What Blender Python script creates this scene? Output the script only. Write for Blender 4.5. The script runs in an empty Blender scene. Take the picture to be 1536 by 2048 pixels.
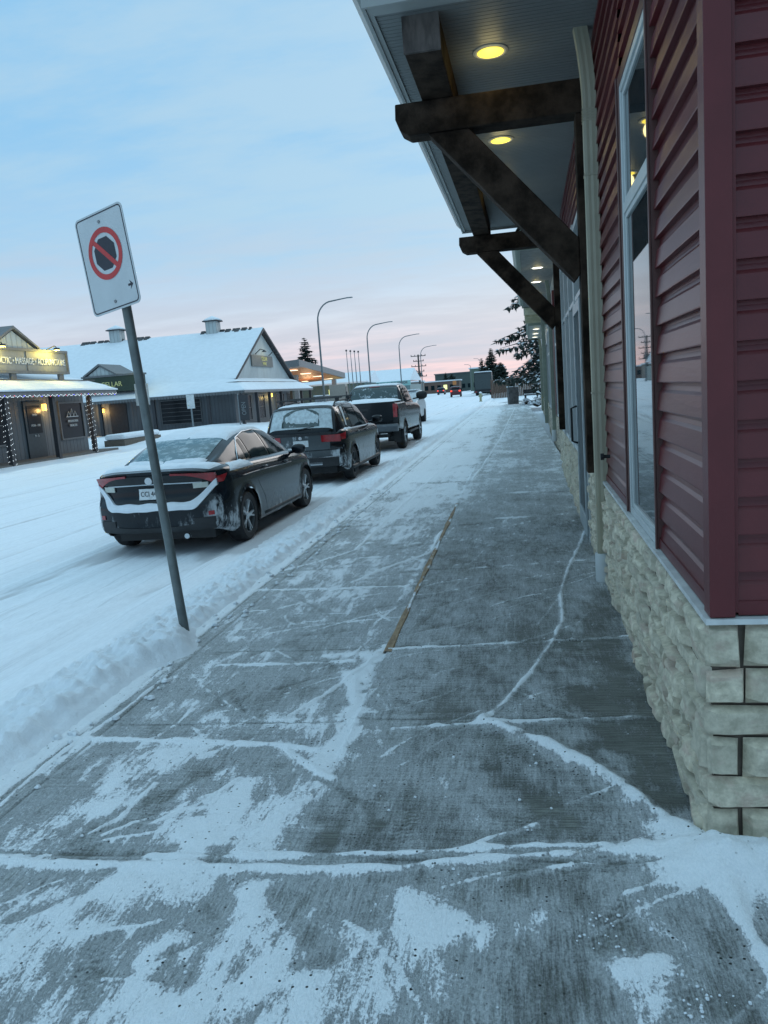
import bpy, bmesh, math, random
import numpy as np
from mathutils import Vector, Matrix
random.seed(7)
SC = bpy.context.scene
COL = SC.collection
PI = math.pi
R = math.radians

# ---------------------------------------------------------------- materials
def new_mat(name):
    m = bpy.data.materials.new(name); m.use_nodes = True
    nt = m.node_tree; b = nt.nodes['Principled BSDF']
    return m, nt, b

def N(nt, t, **kw):
    n = nt.nodes.new(t)
    for k, v in kw.items():
        if k.startswith('i_'): n.inputs[k[2:].replace('_', ' ')].default_value = v
        else: setattr(n, k, v)
    return n

def noise(nt, scale, detail=4, rough=.55, vec=None):
    n = N(nt, 'ShaderNodeTexNoise'); n.inputs['Scale'].default_value = scale
    n.inputs['Detail'].default_value = detail; n.inputs['Roughness'].default_value = rough
    if vec: nt.links.new(vec, n.inputs['Vector'])
    return n.outputs['Fac']

def coords(nt, sx=1, sy=1, sz=1, kind='Object'):
    t = N(nt, 'ShaderNodeTexCoord'); m = N(nt, 'ShaderNodeMapping')
    m.inputs['Scale'].default_value = (sx, sy, sz)
    nt.links.new(t.outputs[kind], m.inputs['Vector']); return m.outputs['Vector']

def math_(nt, op, a, b=None, c=None, clamp=False):
    n = N(nt, 'ShaderNodeMath', operation=op); n.use_clamp = clamp
    for i, v in enumerate((a, b, c)):
        if v is None: continue
        if isinstance(v, (int, float)): n.inputs[i].default_value = v
        else: nt.links.new(v, n.inputs[i])
    return n.outputs[0]

def maprange(nt, v, a, b, c=0, d=1, smooth=True):
    n = N(nt, 'ShaderNodeMapRange'); n.interpolation_type = 'SMOOTHSTEP' if smooth else 'LINEAR'
    nt.links.new(v, n.inputs['Value'])
    for k, x in zip(('From Min', 'From Max', 'To Min', 'To Max'), (a, b, c, d)): n.inputs[k].default_value = x
    return n.outputs['Result']

def mixc(nt, f, a, b, mode='MIX'):
    n = N(nt, 'ShaderNodeMix', data_type='RGBA', blend_type=mode)
    ins = [s for s in n.inputs if s.enabled]
    def put(s, v):
        if isinstance(v, tuple): s.default_value = (*v[:3], 1)
        elif isinstance(v, (int, float)): s.default_value = v
        else: nt.links.new(v, s)
    put(n.inputs[0], f); put(n.inputs[6], a); put(n.inputs[7], b)
    return n.outputs[2]

def bump(nt, b, h, strength=.3, dist=.01, chain=None):
    n = N(nt, 'ShaderNodeBump'); n.inputs['Strength'].default_value = strength
    n.inputs['Distance'].default_value = dist
    nt.links.new(h, n.inputs['Height'])
    if chain: nt.links.new(chain, n.inputs['Normal'])
    nt.links.new(n.outputs[0], b.inputs['Normal']); return n.outputs[0]

def simple(name, col, rough=.6, metal=0., var=.15, scale=8, bs=.15, bscale=60, spec=.5, stretch=(1, 1, 1), bd=.004, coat=0):
    m, nt, b = new_mat(name)
    v = coords(nt, *stretch)
    f = noise(nt, scale, 5, .6, v)
    dark = tuple(c * (1 - var) for c in col); lite = tuple(min(1, c * (1 + var)) for c in col)
    c = mixc(nt, maprange(nt, f, .3, .7), dark, lite)
    nt.links.new(c, b.inputs['Base Color'])
    b.inputs['Roughness'].default_value = rough; b.inputs['Metallic'].default_value = metal
    b.inputs['Specular IOR Level'].default_value = spec
    b.inputs['Coat Weight'].default_value = coat; b.inputs['Coat Roughness'].default_value = .05
    if bs: bump(nt, b, noise(nt, bscale, 3, .6, v), bs, bd)
    return m

def emit(name, col, s):
    m, nt, b = new_mat(name)
    b.inputs['Base Color'].default_value = (*col, 1)
    b.inputs['Emission Color'].default_value = (*col, 1); b.inputs['Emission Strength'].default_value = s
    return m

def snow_mat(name='snow', scale=14, bs=.5, col=(.80, .84, .88)):
    m, nt, b = new_mat(name)
    v = coords(nt)
    f = noise(nt, scale, 6, .6, v)
    nt.links.new(mixc(nt, maprange(nt, f, .3, .7), tuple(c * .93 for c in col), col), b.inputs['Base Color'])
    b.inputs['Roughness'].default_value = .75
    b.inputs['Specular IOR Level'].default_value = .3
    n1 = bump(nt, b, noise(nt, 45, 5, .7, v), bs, .02)
    bump(nt, b, noise(nt, 260, 2, .7, v), bs * .7, .004, n1)
    return m

def dirty_paint(name, col, rough=.28, salt=.5, salt_z=(.25, .75), streak=False):
    """dark car paint with a film of dried road salt and frost, heavier low down"""
    m, nt, b = new_mat(name)
    t = N(nt, 'ShaderNodeTexCoord'); sp = N(nt, 'ShaderNodeSeparateXYZ'); nt.links.new(t.outputs['Object'], sp.inputs[0])
    v = coords(nt, 1, 1, .45)
    n1 = noise(nt, 5, 7, .68, v); n2 = noise(nt, 28, 4, .7, coords(nt, 1, 1, .3))
    low = maprange(nt, sp.outputs['Z'], salt_z[1], salt_z[0], 0, 1)
    tail_ = math_(nt, 'MULTIPLY', math_(nt, 'MULTIPLY', maprange(nt, sp.outputs['Y'], .95, .35, 0, 1), maprange(nt, sp.outputs['Z'], .85, .6, 0, 1)), maprange(nt, math_(nt, 'ABSOLUTE', sp.outputs['X']), .62, .76))
    low = math_(nt, 'ADD', low, math_(nt, 'MULTIPLY', tail_, .8))
    k = math_(nt, 'ADD', math_(nt, 'MULTIPLY', low, .13), math_(nt, 'ADD', n1, math_(nt, 'MULTIPLY', n2, .35)))
    msk = math_(nt, 'MULTIPLY', maprange(nt, k, .80, .96), math_(nt, 'MINIMUM', math_(nt, 'MULTIPLY', math_(nt, 'ADD', low, .35), salt * 2.2), .85))
    nt.links.new(mixc(nt, msk, col, (.55, .58, .6)), b.inputs['Base Color'])
    nt.links.new(maprange(nt, msk, 0, .4, rough, .75), b.inputs['Roughness'])
    b.inputs['Coat Weight'].default_value = .25; b.inputs['Coat Roughness'].default_value = .06; b.inputs['Specular IOR Level'].default_value = .22
    b.inputs['Metallic'].default_value = .0
    return m

def glass_mat(name, col, rough=.04, frost=0., fcol=(.55, .62, .66)):
    m, nt, b = new_mat(name)
    if frost:
        f = noise(nt, 6, 6, .7, coords(nt, 1, 1, 1))
        k = maprange(nt, f, .62 - frost * .3, .72 - frost * .1)
        nt.links.new(mixc(nt, k, col, fcol), b.inputs['Base Color'])
        nt.links.new(maprange(nt, k, 0, 1, rough, .6), b.inputs['Roughness'])
    else:
        b.inputs['Base Color'].default_value = (*col, 1); b.inputs['Roughness'].default_value = rough
    b.inputs['Specular IOR Level'].default_value = .8
    return m

# ---------------------------------------------------------------- mesh builder
class MB:
    def __init__(s): s.v = []; s.f = []; s.m = []
    def add(s, vs, fs, m=0):
        o = len(s.v); s.v += [tuple(map(float, p)) for p in vs]
        s.f += [tuple(i + o for i in f) for f in fs]; s.m += [m] * len(fs); return s
    def box(s, x0, x1, y0, y1, z0, z1, m=0):
        vs = [(x, y, z) for z in (z0, z1) for y in (y0, y1) for x in (x0, x1)]
        return s.add(vs, [(0, 2, 3, 1), (4, 5, 7, 6), (0, 1, 5, 4), (2, 6, 7, 3), (0, 4, 6, 2), (1, 3, 7, 5)], m)
    def prism(s, poly, axis, a, b, m=0):
        """poly: 2D points; axis 'x': (y,z) extruded along x; 'y': (x,z); 'z': (x,y)"""
        n = len(poly)
        def P(p, t): return {'x': (t, p[0], p[1]), 'y': (p[0], t, p[1]), 'z': (p[0], p[1], t)}[axis]
        vs = [P(p, a) for p in poly] + [P(p, b) for p in poly]
        fs = [tuple(range(n))[::-1], tuple(range(n, 2 * n))] + [(i, (i + 1) % n, n + (i + 1) % n, n + i) for i in range(n)]
        return s.add(vs, fs, m)
    def grid(s, P, m=0, flip=False):
        """P: 2D list/array of points [i][j]"""
        ni = len(P); nj = len(P[0]); vs = [p for r in P for p in r]
        fs = []
        for i in range(ni - 1):
            for j in range(nj - 1):
                q = (i * nj + j, i * nj + j + 1, (i + 1) * nj + j + 1, (i + 1) * nj + j)
                fs.append(q[::-1] if flip else q)
        return s.add(vs, fs, m)
    def tube(s, pts, r, n=10, m=0, cap=True):
        pts = [Vector(p) for p in pts]; k = len(pts)
        rs = r if isinstance(r, (list, tuple)) else [r] * k
        vs = []; up = Vector((0, 0, 1)); prev = None
        for i, p in enumerate(pts):
            d = (pts[min(i + 1, k - 1)] - pts[max(i - 1, 0)]).normalized()
            if prev is None:
                a = d.cross(up if abs(d.z) < .9 else Vector((1, 0, 0))).normalized()
            else:
                a = (prev - d * prev.dot(d)).normalized()
            prev = a; b = d.cross(a)
            for j in range(n):
                t = 2 * PI * j / n
                vs.append(p + (a * math.cos(t) + b * math.sin(t)) * rs[i])
        fs = [(i * n + j, i * n + (j + 1) % n, (i + 1) * n + (j + 1) % n, (i + 1) * n + j) for i in range(k - 1) for j in range(n)]
        if cap: fs += [tuple(range(n))[::-1], tuple(range((k - 1) * n, k * n))]
        return s.add(vs, fs, m)
    def lathe(s, prof, axis='z', c=(0, 0, 0), n=24, m=0, cap=True):
        vs = []
        for r_, h in prof:
            for j in range(n):
                t = 2 * PI * j / n; a, b = r_ * math.cos(t), r_ * math.sin(t)
                q = {'z': (a, b, h), 'x': (h, a, b), 'y': (a, h, b)}[axis]
                vs.append((q[0] + c[0], q[1] + c[1], q[2] + c[2]))
        k = len(prof)
        fs = [(i * n + j, i * n + (j + 1) % n, (i + 1) * n + (j + 1) % n, (i + 1) * n + j) for i in range(k - 1) for j in range(n)]
        if cap: fs += [tuple(range(n))[::-1], tuple(range((k - 1) * n, k * n))]
        return s.add(vs, fs, m)
    def build(s, name, mats, parent=None, off=(0, 0, 0), smooth=False, bevel=0, recalc=True):
        me = bpy.data.meshes.new(name)
        vs = [(p[0] - off[0], p[1] - off[1], p[2] - off[2]) for p in s.v]
        me.from_pydata(vs, [], s.f)
        if not isinstance(mats, (list, tuple)): mats = [mats]
        for mm in mats: me.materials.append(mm)
        me.polygons.foreach_set('material_index', s.m)
        if recalc:
            bm = bmesh.new(); bm.from_mesh(me); bmesh.ops.recalc_face_normals(bm, faces=bm.faces); bm.to_mesh(me); bm.free()
        if smooth:
            me.polygons.foreach_set('use_smooth', [True] * len(me.polygons))
            if smooth != 'all': me.set_sharp_from_angle(angle=R(40))
        me.update()
        o = bpy.data.objects.new(name, me); COL.objects.link(o)
        if parent: o.parent = parent
        if bevel:
            md = o.modifiers.new('b', 'BEVEL'); md.width = bevel; md.segments = 2; md.limit_method = 'ANGLE'
        return o

def tag(o, label=None, cat=None, group=None, kind=None):
    if label: o['label'] = label
    if cat: o['category'] = cat
    if group: o['group'] = group
    if kind: o['kind'] = kind
    return o

def thing(name, label, cat, loc=(0, 0, 0), rz=0, group=None, rx=0, ry=0):
    o = bpy.data.objects.new(name, None); COL.objects.link(o); o.empty_display_size = .2
    o.location = loc; o.rotation_euler = (rx, ry, rz)
    return tag(o, label, cat, group)

def children(o): return [c for c in bpy.data.objects if c.parent == o]
def dup(o, parent=None):
    c = o.copy(); COL.objects.link(c)
    if parent: c.parent = parent
    for ch in children(o): dup(ch, c)
    return c

def text_mesh(s, size, mat, name='lettering', parent=None, depth=.004, align='CENTER', sx=1.0):
    cu = bpy.data.curves.new(name, 'FONT'); cu.body = s; cu.size = size; cu.extrude = depth
    cu.align_x = align; cu.align_y = 'CENTER'; cu.resolution_u = 3
    to = bpy.data.objects.new('tmp', cu); COL.objects.link(to)
    dg = bpy.context.evaluated_depsgraph_get(); dg.update()
    me = bpy.data.meshes.new_from_object(to.evaluated_get(dg)); me.name = name
    bpy.data.objects.remove(to); bpy.data.curves.remove(cu)
    me.materials.clear(); me.materials.append(mat)
    o = bpy.data.objects.new(name, me); COL.objects.link(o); o.scale = (sx, 1, 1)
    if parent: o.parent = parent
    return o

# ---------------------------------------------------------------- numpy value noise
def _h(i, j, seed):
    n = (i * 374761393 + j * 668265263 + seed * 974634777) & 0xffffffff
    n = ((n ^ (n >> 13)) * 1274126177) & 0xffffffff
    return ((n ^ (n >> 16)) & 0xffff) / 65535.0
def vnoise(x, y, seed=0):
    x = np.asarray(x, float); y = np.asarray(y, float)
    i = np.floor(x).astype(np.int64); j = np.floor(y).astype(np.int64)
    fx = x - i; fy = y - j; fx = fx * fx * (3 - 2 * fx); fy = fy * fy * (3 - 2 * fy)
    a = _h(i, j, seed); b = _h(i + 1, j, seed); c = _h(i, j + 1, seed); d = _h(i + 1, j + 1, seed)
    return (a * (1 - fx) + b * fx) * (1 - fy) + (c * (1 - fx) + d * fx) * fy
def fbm(x, y, oct=4, seed=0, g=.5):
    s = 0; a = 1; t = 0
    for k in range(oct):
        s = s + a * vnoise(x * 2 ** k, y * 2 ** k, seed + k); t += a; a *= g
    return s / t
def sstep(x, a, b):
    t = np.clip((x - a) / (b - a), 0, 1); return t * t * (3 - 2 * t)
def segdist(X, Y, pts):
    d = np.full(X.shape, 1e9)
    for (x0, y0), (x1, y1) in zip(pts[:-1], pts[1:]):
        dx, dy = x1 - x0, y1 - y0; L = dx * dx + dy * dy + 1e-12
        t = np.clip(((X - x0) * dx + (Y - y0) * dy) / L, 0, 1)
        d = np.minimum(d, np.hypot(X - x0 - t * dx, Y - y0 - t * dy))
    return d
def axis_steps(a, b, d0, grow):
    out = [a]; d = d0
    while out[-1] < b:
        out.append(out[-1] + d); d *= grow
    out[-1] = b; return np.array(out)
def sheet(name, xs, ys, Z, mat, attr=None, parent=None):
    ny, nx = Z.shape
    X, Y = np.meshgrid(xs, ys)
    co = np.stack([X, Y, Z], -1).reshape(-1, 3).astype(np.float32)
    me = bpy.data.meshes.new(name); me.vertices.add(len(co)); me.vertices.foreach_set('co', co.ravel())
    i = (np.arange(ny - 1)[:, None] * nx + np.arange(nx - 1)[None, :]).ravel()
    q = np.stack([i, i + 1, i + nx + 1, i + nx], -1).astype(np.int32)
    me.loops.add(q.size); me.loops.foreach_set('vertex_index', q.ravel())
    me.polygons.add(len(q)); me.polygons.foreach_set('loop_start', np.arange(0, q.size, 4, dtype=np.int32))
    me.polygons.foreach_set('use_smooth', np.ones(len(q), bool))
    me.update(calc_edges=True); me.materials.append(mat)
    if attr:
        for k, a in attr.items():
            at = me.attributes.new(k, 'FLOAT', 'POINT'); at.data.foreach_set('value', a.ravel().astype(np.float32))
    o = bpy.data.objects.new(name, me); COL.objects.link(o)
    if parent: o.parent = parent
    return o

# ---------------------------------------------------------------- camera
def make_camera():
    f, s = 1560., .076
    Yc = Vector((1028 - 768, 1024 - 765, -f)).normalized()
    Zc = Vector((1, s, 0)).cross(-Yc).normalized()
    if Zc.y < 0: Zc = -Zc
    Xc = Yc.cross(Zc)
    cam = bpy.data.cameras.new('camera'); cam.sensor_fit = 'VERTICAL'; cam.sensor_height = 36; cam.lens = 36 * f / 2048
    cam.clip_end = 5000; cam.clip_start = .05
    o = bpy.data.objects.new('camera', cam); COL.objects.link(o)
    M = Matrix((Xc, Yc, Zc))            # camera coords -> world coords
    o.matrix_world = Matrix.Translation((0, 0, 1.5)) @ M.to_4x4()
    SC.camera = o
make_camera()

# ---------------------------------------------------------------- world and sun
def make_world():
    w = bpy.data.worlds.new('World'); SC.world = w; w.use_nodes = True; nt = w.node_tree
    bg = nt.nodes['Background']
    sky = N(nt, 'ShaderNodeTexSky', sky_type='NISHITA'); sky.sun_disc = False
    sky.sun_elevation = R(24); sky.sun_rotation = R(20); sky.air_density = 1.5; sky.dust_density = 2; sky.ozone_density = 2
    t = N(nt, 'ShaderNodeTexCoord'); sp = N(nt, 'ShaderNodeSeparateXYZ'); nt.links.new(t.outputs['Generated'], sp.inputs[0])
    z = math_(nt, 'MAXIMUM', sp.outputs['Z'], 0.0)
    rp = N(nt, 'ShaderNodeValToRGB'); el = rp.color_ramp.elements
    stops = [(0, (7.9, 5.6, 5.8)), (.035, (7.6, 6.1, 6.6)), (.09, (5.4, 6.0, 7.0)), (.17, (3.2, 5.2, 7.1)), (.30, (2.35, 4.75, 7.1)), (.50, (2.2, 4.7, 7.1)), (1, (8.6, 13.2, 15.6))]
    while len(el) < len(stops): el.new(.5)
    for e, (p, c) in zip(el, stops): e.position = p; e.color = (*[q / 10 for q in c], 1)
    nt.links.new(z, rp.inputs[0])
    # cloud deck: project the direction on a plane overhead
    zz = math_(nt, 'ADD', z, .12)
    cx = math_(nt, 'DIVIDE', sp.outputs['X'], zz); cy = math_(nt, 'DIVIDE', sp.outputs['Y'], zz)
    cb = N(nt, 'ShaderNodeCombineXYZ'); nt.links.new(cx, cb.inputs[0]); nt.links.new(cy, cb.inputs[1])
    mp = N(nt, 'ShaderNodeMapping'); mp.inputs['Scale'].default_value = (.55, 1.1, 1); mp.inputs['Rotation'].default_value = (0, 0, .35)
    nt.links.new(cb.outputs[0], mp.inputs[0])
    n1 = noise(nt, 1.3, 6, .55, mp.outputs[0]); n2 = noise(nt, 4.2, 6, .6, mp.outputs[0])
    cl = maprange(nt, math_(nt, 'ADD', math_(nt, 'MULTIPLY', n1, .6), math_(nt, 'MULTIPLY', n2, .4)), .38, .60)
    cc = N(nt, 'ShaderNodeValToRGB'); e = cc.color_ramp.elements
    e[0].position = 0; e[0].color = (.54, .50, .57, 1); e[1].position = .22; e[1].color = (.345, .53, .68, 1)
    nt.links.new(z, cc.inputs[0])
    base = mixc(nt, math_(nt, 'MULTIPLY', cl, .9), rp.outputs[0], cc.outputs[0])
    # away from the glow on the horizon ahead the rim of the sky is blue-grey, not pink
    az = maprange(nt, sp.outputs['Y'], .1, .9)
    rim = maprange(nt, z, .02, .16, 1, 0)
    fac = math_(nt, 'MULTIPLY', math_(nt, 'SUBTRACT', 1., az), rim)
    base = mixc(nt, fac, base, (.42, .60, .76))
    # bright streaks low in the sky
    sk = noise(nt, 2.2, 4, .5, coords(nt, 1, 1, 16, 'Generated'))
    low = maprange(nt, z, .0, .28, 1, 0)
    base = mixc(nt, math_(nt, 'MULTIPLY', math_(nt, 'MULTIPLY', maprange(nt, sk, .46, .62), low), .75), base, (.43, .50, .62))
    sc = N(nt, 'ShaderNodeVectorMath', operation='SCALE'); nt.links.new(sky.outputs[0], sc.inputs[0]); sc.inputs['Scale'].default_value = .06
    sc2 = N(nt, 'ShaderNodeVectorMath', operation='SCALE'); nt.links.new(base, sc2.inputs[0]); sc2.inputs['Scale'].default_value = 9.3
    ad = N(nt, 'ShaderNodeVectorMath', operation='ADD'); nt.links.new(sc.outputs[0], ad.inputs[0]); nt.links.new(sc2.outputs[0], ad.inputs[1])
    nt.links.new(ad.outputs[0], bg.inputs['Color']); bg.inputs['Strength'].default_value = .1
    sun = bpy.data.lights.new('sun', 'SUN'); sun.energy = .5; sun.angle = R(30); sun.color = (1, .93, .88)
    so = bpy.data.objects.new('sun', sun); COL.objects.link(so)
    el_, az_ = R(24), R(20)
    d = Vector((math.sin(az_) * math.cos(el_), math.cos(az_) * math.cos(el_), math.sin(el_)))
    so.rotation_euler = d.to_track_quat('Z', 'Y').to_euler(); so.location = d * 50
make_world()
SC.view_settings.view_transform = 'Standard'; SC.view_settings.look = 'None'; SC.view_settings.gamma = 1
SC.view_settings.exposure = .34
# ---------------------------------------------------------------- ground: sidewalk, road, snow
M = {}
M['snow'] = snow_mat()
M['snow_far'] = snow_mat('snow_far', 3, .3)

def mat_sidewalk():
    m, nt, b = new_mat('sidewalk')
    at = N(nt, 'ShaderNodeAttribute', attribute_name='snow').outputs['Fac']
    t = N(nt, 'ShaderNodeTexCoord').outputs['Object']
    sp = N(nt, 'ShaderNodeSeparateXYZ'); nt.links.new(t, sp.inputs[0])
    # snow mask
    near = maprange(nt, sp.outputs['Y'], 2.2, 2.26)
    s1 = noise(nt, 1, 5, .7, coords(nt, 120, 7, 1)); s2 = noise(nt, 1, 5, .7, coords(nt, 2.2, 60, 1))
    sweep = N(nt, 'ShaderNodeMix', data_type='FLOAT'); nt.links.new(near, sweep.inputs[0]); nt.links.new(s1, sweep.inputs[2]); nt.links.new(s2, sweep.inputs[3]); sweep = sweep.outputs[0]
    vs = coords(nt, 1, .6, 1)
    n1 = noise(nt, 22, 6, .68, vs); n2 = noise(nt, 150, 4, .75, vs)
    rot = N(nt, 'ShaderNodeMapping'); rot.inputs['Rotation'].default_value = (0, 0, .5); rot.inputs['Scale'].default_value = (1, .18, 1)
    nt.links.new(t, rot.inputs[0]); n3 = noise(nt, 55, 4, .65, rot.outputs[0])
    rot2 = N(nt, 'ShaderNodeMapping'); rot2.inputs['Rotation'].default_value = (0, 0, -.9); rot2.inputs['Scale'].default_value = (1, .12, 1)
    nt.links.new(t, rot2.inputs[0]); n4 = noise(nt, 40, 4, .65, rot2.outputs[0])
    nn = math_(nt, 'ADD', math_(nt, 'ADD', math_(nt, 'MULTIPLY', n1, .55), math_(nt, 'MULTIPLY', n2, .75)),
               math_(nt, 'ADD', math_(nt, 'MULTIPLY', n3, .40), math_(nt, 'MULTIPLY', n4, .35)))
    v = math_(nt, 'ADD', at, math_(nt, 'SUBTRACT', nn, 1.02))
    nd = N(nt, 'ShaderNodeTexNoise'); nd.inputs['Scale'].default_value = 7; nd.inputs['Detail'].default_value = 10; nd.inputs['Roughness'].default_value = .72; nd.inputs['Distortion'].default_value = .8
    ra = N(nt, 'ShaderNodeMapping'); ra.inputs['Rotation'].default_value = (0, 0, -.62); ra.inputs['Scale'].default_value = (1.5, .42, 1)
    nt.links.new(t, ra.inputs[0]); nt.links.new(ra.outputs[0], nd.inputs['Vector'])
    v2 = math_(nt, 'ADD', v, math_(nt, 'MULTIPLY', math_(nt, 'SUBTRACT', nd.outputs['Fac'], .5), 1.5))
    scr = N(nt, 'ShaderNodeMapping'); scr.inputs['Rotation'].default_value = (0, 0, -.62); scr.inputs['Scale'].default_value = (1, .10, 1)
    nt.links.new(t, scr.inputs[0]); n5 = noise(nt, 85, 6, .7, scr.outputs[0])
    v3 = math_(nt, 'ADD', v2, math_(nt, 'MULTIPLY', math_(nt, 'SUBTRACT', n5, .5), 1.3))
    v3 = math_(nt, 'ADD', v3, math_(nt, 'MULTIPLY', math_(nt, 'SUBTRACT', n2, .5), 1.0))
    v3 = math_(nt, 'ADD', v3, math_(nt, 'MULTIPLY', math_(nt, 'SUBTRACT', sweep, .5), .95))
    frost = math_(nt, 'MULTIPLY', maprange(nt, v3, -.35, .85), .60)
    full = maprange(nt, math_(nt, 'ADD', math_(nt, 'MULTIPLY', v2, .65), math_(nt, 'MULTIPLY', v3, .35)), .42, .95)
    msk = math_(nt, 'MAXIMUM', frost, full)
    # broomed concrete
    br = noise(nt, 1, 3, .6, coords(nt, 190, 5, 1)); br2 = noise(nt, 1, 3, .6, coords(nt, 5, 150, 1))
    near = maprange(nt, sp.outputs['Y'], 2.2, 2.26)
    broom = mixc(nt, near, br, br2)
    c1 = noise(nt, 3, 6, .65, t); c2 = noise(nt, 90, 3, .6, t)
    con = mixc(nt, maprange(nt, c1, .3, .7), (.13, .144, .126), (.26, .28, .25))
    con = mixc(nt, math_(nt, 'MULTIPLY', maprange(nt, broom, .38, .58), .7), con, (.06, .057, .05))
    con = mixc(nt, math_(nt, 'MULTIPLY', maprange(nt, c2, .5, .75), .3), con, (.30, .29, .27))
    # trodden grit
    vo = N(nt, 'ShaderNodeTexVoronoi'); vo.inputs['Scale'].default_value = 46; nt.links.new(t, vo.inputs['Vector'])
    sel = maprange(nt, vo.outputs['Color'], .62, .64)
    size = maprange(nt, vo.outputs['Distance'], .15, .22, 1, 0)
    region = maprange(nt, noise(nt, 2.2, 3, .6, t), .40, .56)
    grit = math_(nt, 'MULTIPLY', math_(nt, 'MULTIPLY', sel, size), region)
    snowc = mixc(nt, maprange(nt, n2, .3, .7), (.80, .84, .87), (.92, .94, .96))
    col = mixc(nt, msk, con, snowc)
    col = mixc(nt, grit, col, (.03, .035, .03))
    nt.links.new(col, b.inputs['Base Color'])
    nt.links.new(maprange(nt, msk, 0, .6, .55, .85), b.inputs['Roughness'])
    b.inputs['Specular IOR Level'].default_value = .35
    h1 = bump(nt, b, broom, .6, .005)
    h2 = bump(nt, b, msk, .55, .008, h1)
    bump(nt, b, n2, .8, .010, h2)
    return m

RIDGES=[(0.045,0.028,[(0.54,2.38),(0.44,2.53),(0.33,2.76),(0.2,2.95),(0.03,3.12),(-0.13,3.25),(-0.21,3.33)]),(0.014,0.006,[(-0.21,3.33),(-0.12,3.54),(0.01,3.92),(0.15,4.43),(0.23,4.86),(0.25,5.46),(0.35,6.19),(0.52,7.14),(0.67,8.12),(0.69,9.08),(0.73,10.53),(0.77,13.25),(0.89,16.5),(0.75,17.21)]),(0.022,0.012,[(-1.83,2.21),(-1.36,2.2),(-0.82,2.21),(-0.48,2.23),(-0.28,2.28),(0.04,2.33),(0.35,2.38),(0.54,2.39)]),(0.016,0.006,[(-1.3,2.26),(-0.5,2.31),(-0.12,2.37),(0.33,2.41)]),(0.025,0.015,[(0.54,2.3),(0.54,2.08),(0.56,1.89),(0.57,1.76)]),(0.018,0.008,[(-2.12,3.17),(-1.61,3.15),(-1.09,3.11),(-0.9,3.06)]),(0.016,0.008,[(-0.6,3.25),(-0.36,3.28),(-0.14,3.31),(0.56,3.38)]),(0.012,0.006,[(-0.81,4.33),(-0.15,4.39),(0.59,4.48)]),(0.014,0.008,[(-1.77,4.14),(-1.41,4.14),(-0.97,4.17)]),(0.01,0.006,[(-1.17,3.37),(-1.03,3.68),(-0.93,3.99),(-0.87,4.2)]),(0.014,0.008,[(-1.37,6.04),(-1.21,6.43),(-1.01,6.78),(-0.84,7.07),(-0.83,8.2)]),(0.012,0.007,[(-2.09,6.58),(-1.85,6.89),(-1.61,7.33),(-1.56,9.31),(-1.48,12.37),(-1.35,15.76)]),(0.01,0.005,[(-2.19,5.89),(-1.59,5.84),(-0.95,5.86)]),(0.01,0.005,[(-2.07,7.77),(-0.99,7.54)]),(0.01,0.005,[(-1.58,9.32),(-0.89,9.19)]),(0.01,0.005,[(-0.43,6.33),(0.06,6.4),(0.52,6.48)]),(0.012,0.005,[(-0.28,8.71),(0.21,8.74),(0.66,8.85)]),(0.012,0.004,[(-0.26,10.76),(0.67,10.7)]),(0.012,0.004,[(-0.18,13.36),(0.75,13.26)]),(0.014,0.01,[(-0.73,12.56),(-0.65,14.41),(-0.45,21.3),(-0.01,48.39)]),(0.01,0.004,[(-2.03,4.03),(-2.04,3.5),(-2.1,3.05),(-2.08,2.57)]),(0.012,0.004,[(-2.1,4.11),(-2.12,3.5),(-2.16,3.03),(-2.16,2.67)]),(0.01,0.004,[(-2.14,4.72),(-2.21,5.59),(-2.18,6.39)]),(0.01,0.004,[(-0.12,2.2),(0.04,2.27),(0.21,2.31)]),(0.012,0.005,[(-0.22,2.36),(-0.12,2.44),(-0.0,2.51)]),(0.008,0.004,[(0.11,2.65),(0.22,2.72),(0.29,2.76)]),(0.012,0.006,[(-1.09,3.11),(-0.96,2.97),(-0.84,2.84),(-0.78,2.81)]),(0.01,0.004,[(-1.59,2.39),(-1.53,2.49),(-1.51,2.75)]),(0.01,0.004,[(0.25,2.15),(0.38,2.22),(0.51,2.27)]),(0.006,0.003,[(-0.3,2.14),(-0.18,2.2),(-0.1,2.24)]),(0.008,0.004,[(-1.17,2.8),(-1.26,2.6),(-1.39,2.46)])]
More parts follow.
